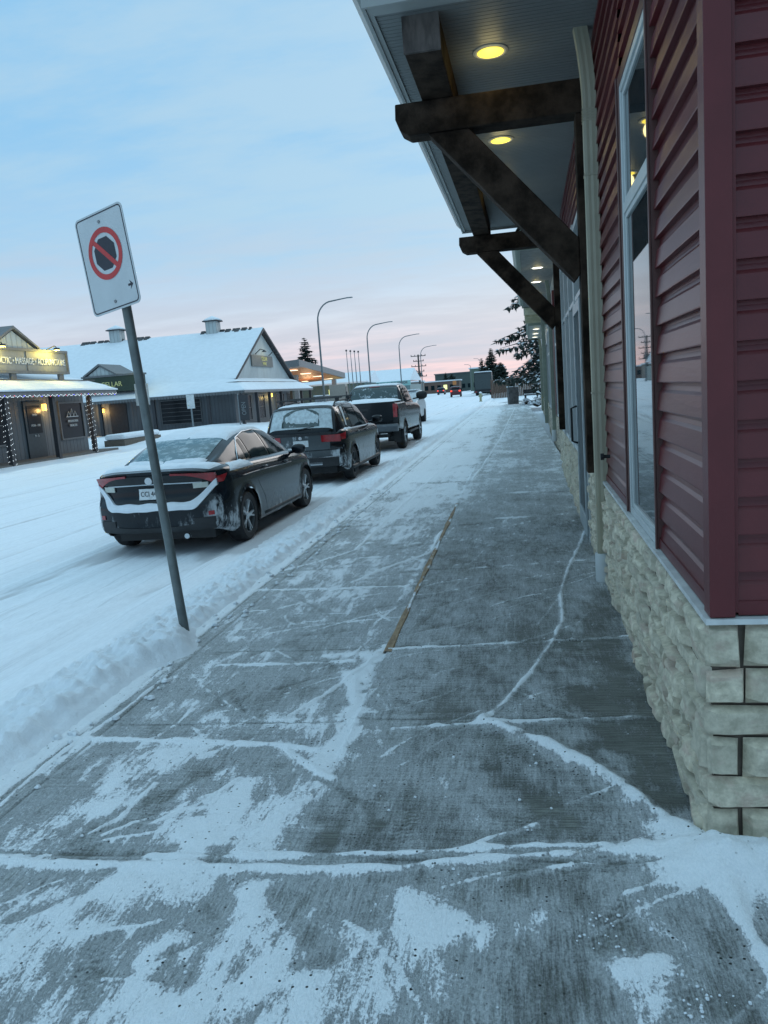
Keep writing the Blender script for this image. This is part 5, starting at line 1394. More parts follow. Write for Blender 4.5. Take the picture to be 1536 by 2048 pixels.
def left_building():
    c0 = (-17.2, 29.6, 0)
    B = thing('clinic_building', 'grey ribbed building at the left edge with fairy lights and a lit sign board', 'building', (c0[0], c0[1], -.1))
    off = (c0[0], c0[1], -.1)
    X = -18.2; ye = 31.2; ys = 19.0
    MB().box(-30, X, ys, ye, -.1, 3.0).build('wall', M['ribbed'], B, off)
    MB().box(-18.35, -16.9, ys, ye + .1, -.25, .02).build('porch_floor', simple('porch_floor', (.14, .13, .12), .8), B, off)
    # porch roof
    MB().prism([(-16.75, 2.30), (-16.75, 2.46), (-19.6, 3.32), (-19.6, 3.1)], 'y', ys, ye + .25).build('porch_roof', M['trim_grey'], B, off)
    snow_slab(bil((-16.7, ys, 2.47), (-16.7, ye + .3, 2.47), (-19.4, ye - .5, 3.28), (-19.4, ys, 3.28), 40, 8), M['snow'], 'porch_snow', B, off, .16, .08)
    # main roof going back
    MB().prism([(-18.9, 3.1), (-24, 5.0), (-29, 3.1)], 'y', ys, ye - .3).build('roof', M['trim_grey'], B, off)
    snow_slab(bil((-18.8, ys, 3.16), (-18.8, ye - .1, 3.16), (-24, ye - .5, 5.06), (-24, ys, 5.06), 24, 10), M['snow'], 'roof_snow', B, off, .16, .06)
    # thin dark tube stands in for the shadow line at the roof break
    MB().tube([(-17.6, ys, 2.95), (-17.6, ye + .1, 2.93)], .022, 6).build('roof_break_shadow', M['post_dark'], B, off)
    # sign board
    xs = -17.75
    bd = MB().box(xs - .12, xs, 21.6, 29.55, 3.28, 4.0).build('sign_board', simple('sign_panel_grey', (.21, .22, .22), .5, var=.08, bs=0), B, off)
    fr = MB().box(xs - .16, xs + .05, 21.5, 29.65, 4.0, 4.10).box(xs - .16, xs + .04, 21.5, 29.65, 3.18, 3.28).box(xs - .14, xs + .04, 29.55, 29.65, 3.28, 4.0).box(xs - .02, xs + .02, 26.9, 26.94, 3.28, 4.0)
    fr.build('sign_frame', M['trim_grey'], bd, off)
    t = sign_text('CHIROPRACTIC • MASSAGE • ACUPUNCTURE', .34, (xs + .02 - off[0], 29.42 - off[1], 3.62 - off[2]), M['letter_white'], bd, sx=.76)
    MB().box(xs - .1, xs, 28.95, 29.25, 2.95, 3.2).box(xs - .1, xs, 25.9, 26.2, 2.95, 3.2).build('sign_leg', M['trim_grey'], bd, off)
    g = MB().prism([(25.2, 4.1), (26.45, 4.72), (27.75, 4.1)], 'x', xs - 1.8, xs - .12); go = g.build('small_gable', M['ribbed_light'], B, off)
    MB().prism([(25.05, 4.10), (26.45, 4.80), (27.9, 4.10), (27.9, 4.17), (26.45, 4.90), (25.05, 4.17)], 'x', xs - 1.9, xs - .02).build('gable_trim', M['trim_grey'], go, off)
    for y in (28.3, 25.0, 22.2):
        fl = MB().tube([(xs + .0, y, 4.1), (xs + .35, y, 4.22), (xs + .42, y, 4.16)], .02, 6).box(xs + .36, xs + .5, y - .10, y + .10, 4.06, 4.14)
        fo = fl.build('flood_light', M['post_dark'], B, off)
        MB().box(xs + .37, xs + .49, y - .09, y + .09, 4.045, 4.058).build('lens', M['flood'], fo, off)
        l = lamp_point('sign_lamp', (xs + .36 , y, 3.98), (1, .78, .15), 42); l.parent = B; l.location = (xs + .36 - off[0], y - off[1], 3.98 - off[2])
    # posts wound with lights
    rr = random.Random(3)
    for y in (21.4, 24.1, 26.9, 29.5):
        p = MB().box(-17.03, -16.87, y - .08, y + .08, -.1, 2.32).build('porch_post', M['post_dark'], B, off)
        if y != 26.9:
            mb = MB()
            for k in range(90):
                z = -.0 + 2.25 * k / 90; a = k * .9; x_, y_ = -16.95 + .13 * math.cos(a), y + .13 * math.sin(a)
                r = .012; mb.lathe([(.002, z - r), (r, z), (.002, z + r)], 'z', (x_ + rr.uniform(-.03, .03), y_ + rr.uniform(-.03, .03), 0), 6)
            tag(mb.build('fairy_lights', M['fairy'], p, off), kind='stuff')
    mb = MB(); mc = MB(); md = MB()
    for k in range(150):
        y = ys + 1.2 + k * .075; z = 2.30 + .03 * math.sin(k * 1.7); r = .015
        (mb if k % 7 else (mc if k % 2 else md)).lathe([(.002, z - r), (r, z), (.002, z + r)], 'z', (-16.72, y, 0), 6)
    e = MB().box(-16.78, -16.74, ys, ye + .2, 2.27, 2.33).build('eave_board', M['trim_grey'], B, off)
    for q, mm, nm in ((mb, M['fairy'], 'fairy_lights'), (mc, M['fairy_blue'], 'fairy_lights'), (md, M['fairy_red'], 'fairy_lights')):
        tag(q.build(nm, mm, e, off), kind='stuff')
    # door, lit sconce, windows
    do = MB().box(X - .02, X + .06, 26.9, 28.05, .0, 2.15).build('door', simple('door_slate', (.03, .045, .055), .4, bs=0), B, off)
    MB().box(X + .06, X + .075, 27.05, 27.9, .95, 2.0).build('door_glass', M['dim_glass'], do, off)
    for z in (1.75, 1.35, .95): sign_text(('OPEN', 'MON – FRI', '9 – 5')[int((1.75 - z) / .4 + .1)], .12, (X + .085 - off[0], 27.48 - off[1], z - .1 - off[2]), M['letter_white'], do, align='CENTER')
    w = wall_window(B, off, '+x', 29.2, 31.0, .55, 2.1, X, 'window')
    gl = MB()
    for k, h in ((-.24, .22), (0, .32), (.24, .22)):
        yc = 30.1 + k
        gl.tube([(X + .07, yc - .14, 1.48), (X + .07, yc, 1.48 + h), (X + .07, yc + .14, 1.48)], .014, 5)
    gl.tube([(X + .07, 29.65, 1.48), (X + .07, 30.55, 1.48)], .014, 5)
    gl.build('peaks_logo', M['letter_white'], w, off)
    for z, s in ((1.30, 'MOUNTAIN'), (1.12, 'HEALTH')): sign_text(s, .14, (X + .075 - off[0], 30.1 - off[1], z - off[2]), M['letter_white'], w, align='CENTER')
    wall_window(B, off, '+x', 22.5, 26.0, .6, 2.1, X, 'window', 1)
    sconce(B, off, (X, 28.2, 1.95), (1, 0))
    l = lamp_point('sconce_lamp', (0, 0, 0), (1, .6, .2), 14); l.parent = B; l.location = (X + .35 - off[0], 28.2 - off[1], 1.8 - off[2])
left_building()

def barn():
    """long building across: ridge runs away to the left, gable faces the street"""
    off = (-19.6, 53, -.1)
    B = thing('barn_style_shop', 'barn like shop with steep snowy roof, two cupolas and a pale street gable', 'building', (off[0], off[1], off[2]))
    XG = -19.4; Y0, Y1, YR = 53.2, 67.6, 60.2; ze, za = 3.3, 7.0; XL = -62
    MB().box(XL, XG, Y0 - .2, Y1 + .2, -.2, 3.2).build('wall', M['ribbed'], B, off)
    MB().prism([(Y0, 3.2), (YR, za - .1), (Y1, 3.2)], 'x', XG - .3, XG).build('gable', M['ribbed_light'], B, off)
    # roof shell: fascia on the gable
    MB().prism([(Y0 - .45, ze - .25), (YR, za), (Y1 + .45, ze - .25), (Y1 + .45, ze - .10), (YR, za + .18), (Y0 - .45, ze - .10)], 'x', XL, XG + .35).build('roof', M['post_dark'], B, off)
    snow_slab(bil((XL, Y0 - .45, ze - .08), (XG + .3, Y0 - .45, ze - .08), (XG + .3, YR, za + .19), (XL, YR, za + .19), 50, 14), M['snow_far'], 'roof_snow', B, off, .12, .06)
    # bare patches along the ridge cap
    rr = random.Random(9); mb = MB()
    for a, b in ((-24.2, -20.0), (-34.5, -30.9), (-29.8, -28.6)):
        x = a
        while x < b:
            w = rr.uniform(.15, .5); MB().prism([(YR - rr.uniform(.3, .55), za + .06), (YR, za + .36), (YR + .3, za + .2)], 'x', x, min(b, x + w)).build('ridge_cap', M['post_dark'], B, off); x += w + rr.uniform(.02, .25)
    for x in (-23.2, -31.4):
        c = MB().box(x - .45, x + .45, YR - .45, YR + .45, za - .2, za + 1.0)
        co = c.build('cupola', M['ribbed_light'], B, off)
        MB().box(x - .62, x + .62, YR - .62, YR + .62, za + 1.0, za + 1.08).build('cupola_eave', M['post_dark'], co, off)
        MB().lathe([(.80, za + 1.08), (.55, za + 1.25), (.12, za + 1.42), (.001, za + 1.46)], 'z', (x, YR, 0), 12).build('cupola_snow', M['snow_far'], co, off, smooth='all')
    # skirt porch roof: front (towards street) and side (towards camera)
    q = .13
    for nm, P in (('porch_roof', ((XG - 40, Y0 - 2.4, 2.35), (XG + 1.55, Y0 - 2.4, 2.35), (XG + .0, Y0 - .2, 3.25), (XG - 40, Y0 - .2, 3.25))),
                  ('porch_roof', ((XG + 1.55, Y0 - 2.4, 2.35), (XG + 1.55, Y1 + 1.6, 2.35), (XG + .0, Y1 + .2, 3.25), (XG + .0, Y0 - .2, 3.25)))):
        a = [Vector(p) for p in P]; dn = Vector((0, 0, -.16))
        ro = MB().add([tuple(p) for p in a] + [tuple(p + dn) for p in a], [(0, 1, 2, 3), (7, 6, 5, 4), (0, 4, 5, 1), (1, 5, 6, 2), (2, 6, 7, 3), (3, 7, 4, 0)]).build(nm, M['trim_grey'], B, off)
        up = Vector((0, 0, .01)); snow_slab(bil(*[tuple(p + up) for p in a], 40, 6), M['snow_far'], 'porch_snow', ro, off, .15, .05)
    MB().tube([(XG - 40, Y0 - 1.1, 2.98), (XG + .75, Y0 - 1.1, 2.98), (XG + .75, Y1 + .8, 2.98)], .03, 5).build('roof_break_shadow', M['post_dark'], B, off)  # shadow line of the porch roof break, modelled as a dark tube
    # corrugated drip edge
    mb = MB(); x = XG - 22
    while x < XG + 1.5: mb.box(x, x + .11, Y0 - 2.44, Y0 - 2.40, 2.15, 2.33); x += .22
    tag(mb.build('drip_edge', M['trim_grey'], B, off), kind='stuff')
    for x in (-20.6, -24.6, -28.6, -32.6, -36.6): MB().box(x - .1, x + .1, Y0 - 2.2, Y0 - 2.0, -.1, 2.2).build('porch_post', M['post_dark'], B, off)
    for y in (50.9, 54.0, 57.0, 60, 63, 66, 69): MB().box(XG + 1.2, XG + 1.4, y - .1, y + .1, -.1, 2.2).build('porch_post', M['post_dark'], B, off)
    # side facing camera: windows, door, sconces
    wy = Y0 - .2
    w = wall_window(B, off, '-y', -25.0, -21.9, .35, 2.1, wy, 'window', 5)
    wall_window(B, off, '-y', -34.2, -32.2, .35, 2.0, wy, 'window', 4)
    MB().box(-28.9, -27.6, wy - .06, wy + .02, -.1, 2.1).build('door', M['post_dark'], B, off)
    sconce(B, off, (-29.4, wy, 1.75), (0, -1)); sconce(B, off, (XG, 61.4, 2.0), (1, 0))
    l = lamp_point('sconce_lamp', (0, 0, 0), (1, .6, .2), 25); l.parent = B; l.location = (-29.4 - off[0], wy - .4 - off[1], 1.6 - off[2])
    l = lamp_point('sconce_lamp', (0, 0, 0), (1, .75, .25), 18); l.parent = B; l.location = (XG + .4 - off[0], 61.4 - off[1], 1.8 - off[2])
    for a, b in ((54.4, 56.4), (57.6, 59.6), (62.6, 65), (66, 67.2)): wall_window(B, off, '+x', a, b, .2, 2.1, XG, 'window', 1)
    # gable sign with goose-neck lamps
    s = MB().box(XG, XG + .10, 57.3, 62.5, 4.2, 5.05).build('gable_sign', simple('sign_slate', (.14, .14, .13), .6, bs=0), B, off)
    sign_text('CELLAR', .42, (XG + .115 - off[0], 60.3 - off[1], 4.80 - off[2]), M['letter_gold'], s, align='CENTER')
    sign_text('WINE', .36, (XG + .115 - off[0], 60.3 - off[1], 4.42 - off[2]), M['letter_gold'], s, align='CENTER')
    for y in (58.3, 61.7):
        MB().tube([(XG + .05, y, 5.1), (XG + .5, y, 5.45), (XG + .8, y, 5.35)], .035, 6).lathe([(.03, 5.38), (.2, 5.22)], 'z', (XG + .8, y, 0), 10).build('gooseneck_lamp', M['post_dark'], B, off)
    l = lamp_point('gable_lamp', (0, 0, 0), (1, .8, .3), 8); l.parent = B; l.location = (XG + .8 - off[0], 60.3 - off[1], 5.1 - off[2])
    # dormer sign over the entrance facing the camera
    dy = Y0 - 2.1
    d = MB().box(-29.6, -25.4, dy, dy + .9, 2.95, 4.0).build('entrance_sign', simple('sign_green', (.018, .035, .022), .5, bs=0), B, off)
    MB().box(-29.7, -25.3, dy - .08, dy + .95, 4.0, 4.12).build('sign_frame', M['trim_grey'], d, off)
    sign_text('N CELLAR', .48, (-27.75 - off[0], dy - .02 - off[1], 3.45 - off[2]), M['letter_gold'], d, face='-y', align='CENTER', sx=.95)
    gg = MB().prism([(-29.25, 4.12), (-28.25, 4.72), (-27.2, 4.12)], 'y', dy, dy + 3).build('entrance_gable', M['ribbed_light'], B, off)
    MB().prism([(-29.5, 4.05), (-28.25, 4.78), (-27.0, 4.05), (-27.0, 4.17), (-28.25, 4.92), (-29.5, 4.17)], 'y', dy - .15, dy + 3).build('gable_trim', M['trim_grey'], gg, off)
    l = lamp_point('entrance_lamp', (0, 0, 0), (1, .85, .2), 12); l.parent = B; l.location = (-25.2 - off[0], dy - .5 - off[1], 4.2 - off[2])
barn()

def ground_sign(label, x, y, h, w, hh, mat, txt=None):
    T = thing('post_sign', label, 'sign', (x, y, -.15), R(20))
    MB().box(-.05, .05, -.05, .05, 0, h).build('post', M['frame_grey'], T)
    p = MB().box(-w / 2, w / 2, -.07, -.05, h - hh, h).build('panel', mat, T, bevel=.01); return T
ground_sign('pale blank backed sign on a thin post in front of the green cellar sign', -17.1, 34.5, 2.9, .62, 1.0, simple('panel_pale', (.42, .44, .44), .5, bs=0))
ground_sign('small white notice on a thin post outside the barn like shop', -20.8, 48.6, 2.45, .50, .9, simple('panel_white', (.6, .62, .62), .5, bs=0))
def banner():
    T = thing('sidewalk_banner', 'narrow dark banner with pale writing standing at the corner of the barn like shop', 'banner', (-18.1, 50.1, -.15))
    MB().box(-.03, .03, -.03, .03, 0, 2.3).build('pole', M['frame_grey'], T)
    MB().box(.03, .7, -.015, .015, .5, 2.2).build('panel', M['post_dark'], T)
    o = text_mesh('OPEN', .42, M['frame_grey'], 'lettering', T, .004, sx=.8); o.rotation_euler = (R(90), R(-90), 0); o.location = (.36, -.03, 1.3)
banner()
def low_barrier():
    T = thing('snow_topped_planter', 'long low planter heaped with snow between the two buildings on the left', 'planter', (-18.2, 35.0, -.1))
    MB().box(-.5, .5, -1.6, 2.2, 0, .35).build('box', simple('planter_wood', (.12, .1, .08), .8), T)
    MB().box(-.5, .5, -1.6, 2.2, .352, .62).build('snow_cap', M['snow'], T, bevel=.12)
low_barrier()

# ---------------------------------------------------------------- street lamps
def street_lamp(loc, label):
    T = thing('street_lamp', label, 'street lamp', loc, 0, 'curved street lamps along the left side')
    pts = [(0, 0, 0), (0, 0, 4), (0, 0, 8.0)]
    for k in range(1, 9):
        a = R(90 * k / 8); pts.append((1.35 * (1 - math.cos(a)), 0, 8.0 + 1.55 * math.sin(a)))
    pts.append((2.3, 0, 9.66)); pts.append((2.75, 0, 9.70))
    r = [.10, .085, .07] + [.06] * 8 + [.05, .05]
    MB().tube(pts, r, 10).build('pole', simple('lamp_pole_metal', (.16, .18, .19), .5, metal=.3, bs=0) if 'lp' not in M else M['lp'], T, smooth='all')
    MB().box(2.6, 3.15, -.11, .11, 9.65, 9.74).build('lamp_head', M['frame_grey'], T, bevel=.03)
    MB().box(-.17, .17, -.17, .17, 0, .5).build('base', M['frame_grey'], T, bevel=.02)
M['lp'] = simple('lamp_pole_metal', (.16, .18, .19), .5, metal=.3, bs=0)
for x, y, l in ((-16.1, 66, 'tallest curved grey street lamp, nearest of the row, beside the lit wooden canopy'), (-16.7, 92, 'curved grey street lamp rising behind the pickup beside the tall flagpoles'),
                (-16.4, 116, 'third curved street lamp, at the far end of the pale blue roof'), (-17.2, 150, 'faint curved street lamp next to the utility pole with many arms')):
    street_lamp((x, y, -.15), l)

# ---------------------------------------------------------------- service station canopy and neighbours
def station():
    off = (-25, 88, 0)
    B = thing('station_canopy', 'flat canopy with glowing timber ceiling behind the barn like shop', 'canopy', off)
    x0, x1, y0, y1 = -34.5, -21.6, 80, 101
    # corner towards camera is the highest; roof tilts away
    P = [(x0, y0, 4.2), (x1 - .3, y0, 4.85), (x1, y1, 3.7), (x0, y1, 3.4)]
    up = .7
    MB().add([p for p in P] + [(p[0], p[1], p[2] + up) for p in P], [(0, 1, 2, 3), (7, 6, 5, 4), (0, 4, 5, 1), (1, 5, 6, 2), (2, 6, 7, 3), (3, 7, 4, 0)]).build('roof', simple('canopy_fascia', (.17, .175, .18), .5, bs=0), B, off)
    wood = simple('cedar_ceiling', (.34, .14, .05), .5, var=.4, scale=3, bs=0, stretch=(4, .3, 1))
    e = -.03; MB().add([(p[0] * .99 + x1 * .01 - .3 * 0, p[1] + (.6 if p[1] == y0 else -.6), p[2] + e) for p in P], [(0, 1, 2, 3)]).build('ceiling', wood, B, off)
    k = 0
    for i in range(4):
        for j in range(4):
            u, v = (i + .5) / 4, (j + .5) / 4
            x = (P[0][0] * (1 - u) + P[1][0] * u) * (1 - v) + (P[3][0] * (1 - u) + P[2][0] * u) * v; y = y0 + (y1 - y0) * v
            z = (P[0][2] * (1 - u) + P[1][2] * u) * (1 - v) + (P[3][2] * (1 - u) + P[2][2] * u) * v
            MB().box(x - .5, x + .5, y - .5, y + .5, z - .10, z - .05).build('ceiling_light', emit('canopy_light', (1, .80, .55), 1.6) if k == 0 else bpy.data.materials['canopy_light'], B, off); k += 1
    for x, y in ((-31, 84), (-23.5, 84), (-30, 96), (-22, 96)): MB().box(x - .25, x + .25, y - .25, y + .25, -.2, 4.1 if y < 90 else 3.6).build('column', M['frame_grey'], B, off)
    for x, y in ((-27, 84), (-25, 95)):
        l = lamp_point('ceiling_glow', (0, 0, 0), (1, .6, .3), 160, .8); l.parent = B; l.location = (x - off[0], y - off[1], 2.6)
    T = thing('station_shop', 'low shop with a pale snowy roof and yellow lit window under the timber canopy', 'building', (-24, 106, 0))
    MB().box(-32, -19.5, 103, 112, -.2, 3.0).build('wall', simple('shop_wall', (.10, .16, .15), .6), T, (-24, 106, 0))
    MB().prism([(103 - .5, 3.0), (103 - .5, 3.2), (108, 4.6), (112, 3.1)], 'x', -33, -18.9).build('roof', M['snow_far'], T, (-24, 106, 0))
    MB().box(-24.4, -22.2, 102.9, 102.98, .9, 2.4).build('window', emit('lit_window', (.9, .95, .35), .9), T, (-24, 106, 0))
    T = thing('storage_box', 'plain tan steel box standing beside the flagpoles', 'container', (-16.9, 75, -.15))
    MB().box(-.85, .75, 0, 1.2, 0, 2.75).build('body', simple('tan_panel', (.33, .29, .25), .7, var=.08, bs=.1), T, bevel=.02)
    MB().box(.76, .80, .1, 1.1, .2, 2.5).build('door', simple('tan_panel_dark', (.2, .17, .15), .7), T)
    MB().tube([(.9, -.1, 0), (.9, -.1, 2.0)], .05, 6).build('pipe', M['post_dark'], T)
    T = thing('board_fence', 'dark board fence between the barn like shop and the tan box', 'fence', (-18.5, 72, -.15))
    for k in range(9):
        MB().box(-.05, .05, k * 1.0, k * 1.0 + .9, 0, 1.75).build('board_panel', M['ribbed'], T)
    MB().box(-.08, .08, -.1, 9.2, 1.76, 1.84).build('rail', M['snow_far'], T)
    for k, (x, y) in enumerate(((-16.75, 80), (-16.45, 80.6), (-16.1, 80.9), (-15.75, 81.2))):
        T = thing('flag_pole', 'slim bare flagpole in the cluster of four beside the tan box', 'flagpole', (x, y, -.15), 0, 'cluster of flagpoles')
        MB().tube([(0, 0, 0), (-.01, 0, 3), (-.04, 0, 6.1 - k * .05)], [.06, .05, .03], 8).build('pole', M['lp'], T, smooth='all')
        MB().lathe([(.001, 6.05 - k * .05), (.10, 6.12 - k * .05), (.10, 6.2 - k * .05), (.001, 6.3 - k * .05)], 'z', (-.04, 0, 0), 10).build('finial', M['post_dark'], T, smooth='all')
station()

def strip_mall():
    off = (-24, 150, 0)
    B = thing('roadside_store', 'long low store with pale blue sloping roof and a teal sign band behind the pickup', 'building', off)
    MB().box(-36, -19.6, 150, 168, -.2, 2.7).build('wall', simple('store_wall', (.20, .28, .28), .6), B, off)
    MB().prism([(149, 3.45), (157, 5.9), (168, 3.5)], 'x', -34, -19.4).build('roof', M['snow_far'], B, off)
    s = MB().box(-34, -19.3, 148.6, 148.95, 2.5, 3.45).build('sign_band', simple('teal_band', (.28, .50, .48), .5, bs=0), B, off)
    sign_text('FOOD STORE PHARMACY', .75, (-26.2 - off[0], 148.5 - off[1], 3.0), simple('letter_dark', (.03, .08, .08), .5, bs=0), s, face='-y', align='CENTER', sx=.9)
    sign_text('LIQUOR', .7, (-21 - off[0], 148.5 - off[1], 3.05), simple('letter_maroon', (.12, .03, .05), .5, bs=0), s, face='-y', align='CENTER', sx=.9)
    cols = [((.16, .10, .08), -27, 250, 10, 3.5, 'low brick building'), ((.07, .09, .085), -14.5, 270, 12, 6.0, 'dark long building'), ((.10, .13, .10), -8, 240, 5, 6.5, 'green tinted block'), ((.20, .18, .16), -34, 230, 7, 3.8, 'beige low building')]
    labs = ['low brown building at the far left end of the street', 'dark long flat roofed building closing the far end of the street', 'greenish block just left of the distant dark truck', 'beige low building just right of the pale blue roof']
    for k, (c, x, y, w, h, _) in enumerate(cols):
        o2 = (x, y, 0); T = thing('distant_building', labs[k], 'building', o2)
        MB().box(-w, w, 0, 10, -.2, h).build('wall', simple('far_wall_%d' % k, c, .7, bs=0), T)
        MB().box(-w - .3, w + .3, -.3, 10.3, h, h + .35).build('roof', M['snow_far'] if k != 1 else M['trim_grey'], T)
        for j in range(int(w)):
            x_ = -w + 1 + 2 * j
            if x_ < w - 1: MB().box(x_, x_ + 1.1, -.06, .02, 1.0, 2.4).build('window', M['cabin_glass'] if (j + k) % 7 else bpy.data.materials['lit_window'], T)
strip_mall()

def utility_pole(x, y, h, arms, label):
    T = thing('utility_pole', label, 'utility pole', (x, y, -.2), R(12))
    w = simple('pole_wood', (.07, .06, .055), .8, bs=0) if 'pw' not in M else M['pw']; M['pw'] = w
    MB().tube([(0, 0, 0), (0, 0, h)], [.24, .18], 8).build('pole', w, T, smooth='all')
    for k in range(arms):
        z = h - .4 - k * 1.15; L = 1.7 if k % 2 == 0 else 1.2
        a = MB().box(-L, L, -.1, .1, z, z + .16).build('crossarm', w, T)
        m = MB()
        for q in (-L + .1, -L * .45, L * .45, L - .1): m.box(q - .07, q + .07, -.07, .07, z + .16, z + .42)
        m.build('insulators', w, a)
    MB().box(-.7, .7, -.3, .3, h - 4.9, h - 4.0).build('transformer', w, T, bevel=.05)
utility_pole(-21.2, 180, 9.6, 5, 'dark utility pole stacked with crossarms beside the faintest street lamp')
for k, (x, y, h, l) in enumerate(((-12.4, 235, 7.5, 'plain thin pole far away above the orange roofed corner'), (-9.6, 235, 9.0, 'tall thin pole in the middle of the street end'), (-7.9, 225, 8.2, 'thin pole left of the greenish block'))):
    T = thing('distant_pole', l, 'pole', (x, y, -.2)); MB().tube([(0, 0, 0), (0, 0, h)], [.1, .07], 6).tube([(0, 0, h), (-.6, 0, h + .4), (-1.8, 0, h + .5)], .06, 6).build('pole', M['lp'], T, smooth='all')

def traffic_sign_far():
    T = thing('warning_board', 'small orange board far down the street near the left corner', 'sign', (-15.9, 215, -.2))
    MB().box(-.06, .06, -.06, .06, 0, 3).build('post', M['post_dark'], T)
    MB().box(-.5, .5, -.12, -.06, 2.3, 3.4).build('panel', simple('orange_panel', (.5, .18, .05), .5, bs=0), T)
traffic_sign_far()

# ---------------------------------------------------------------- moving and far vehicles
tl = emit('tail_glow', (1, .06, .03), 1.5); hl = emit('head_glow', (1, .92, .7), 6)
small_car('distant_car', 'small red lit car driving away in the middle of the street', (-9.4, 128, -.1), R(2), simple('far_red', (.10, .02, .03), .4, bs=0), tl)
small_car('distant_car', 'tiny dark car beyond the red lit one near the left kerb', (-17.5, 190, -.1), 0, simple('far_dark', (.03, .03, .04), .4, bs=0), tl)
small_car('oncoming_car', 'white car with a bright headlamp just past the pickup', (-5.5, 41.5, -.14), PI, simple('far_white', (.5, .52, .54), .35, bs=0), hl, head=True)
def box_truck():
    T = thing('box_truck', 'dark high backed truck parked at the right kerb far ahead', 'truck', (-4.75, 124, -.1), 0, 'vehicles farther down the street')
    dk = simple('truck_dark', (.022, .03, .034), .5, bs=0)
    MB().box(-1.35, 1.35, 0, 6, .75, 3.5).build('cargo_box', dk, T, bevel=.05)
    MB().box(-1.3, 1.3, 6.1, 8.2, .6, 2.5).build('cab', M['paint_black'], T, bevel=.1)
    MB().box(-1.25, 1.25, -.03, .0, .95, 3.3).build('rear_door', simple('truck_door', (.04, .055, .058), .5, bs=0), T)
    MB().box(-1.45, 1.45, -.15, .1, .45, .72).build('bumper', M['post_dark'], T)
    for sx in (-1, 1):
        MB().box(sx * 1.15 - .12, sx * 1.15 + .12, -.17, -.15, .5, .66).build('tail_light', M['tail'], T)
        for wy in (1.2, 7): MB().lathe([(.2, -.16), (.46, -.16), (.48, 0), (.46, .16), (.2, .16)], 'x', (sx * 1.1, wy, .46), 16).build('wheel', M['tyre'], T, smooth='all')
    MB().box(-1.3, 1.3, .1, 5.9, 3.52, 3.68).build('roof_snow', M['car_snow'], T, bevel=.06)
box_truck()

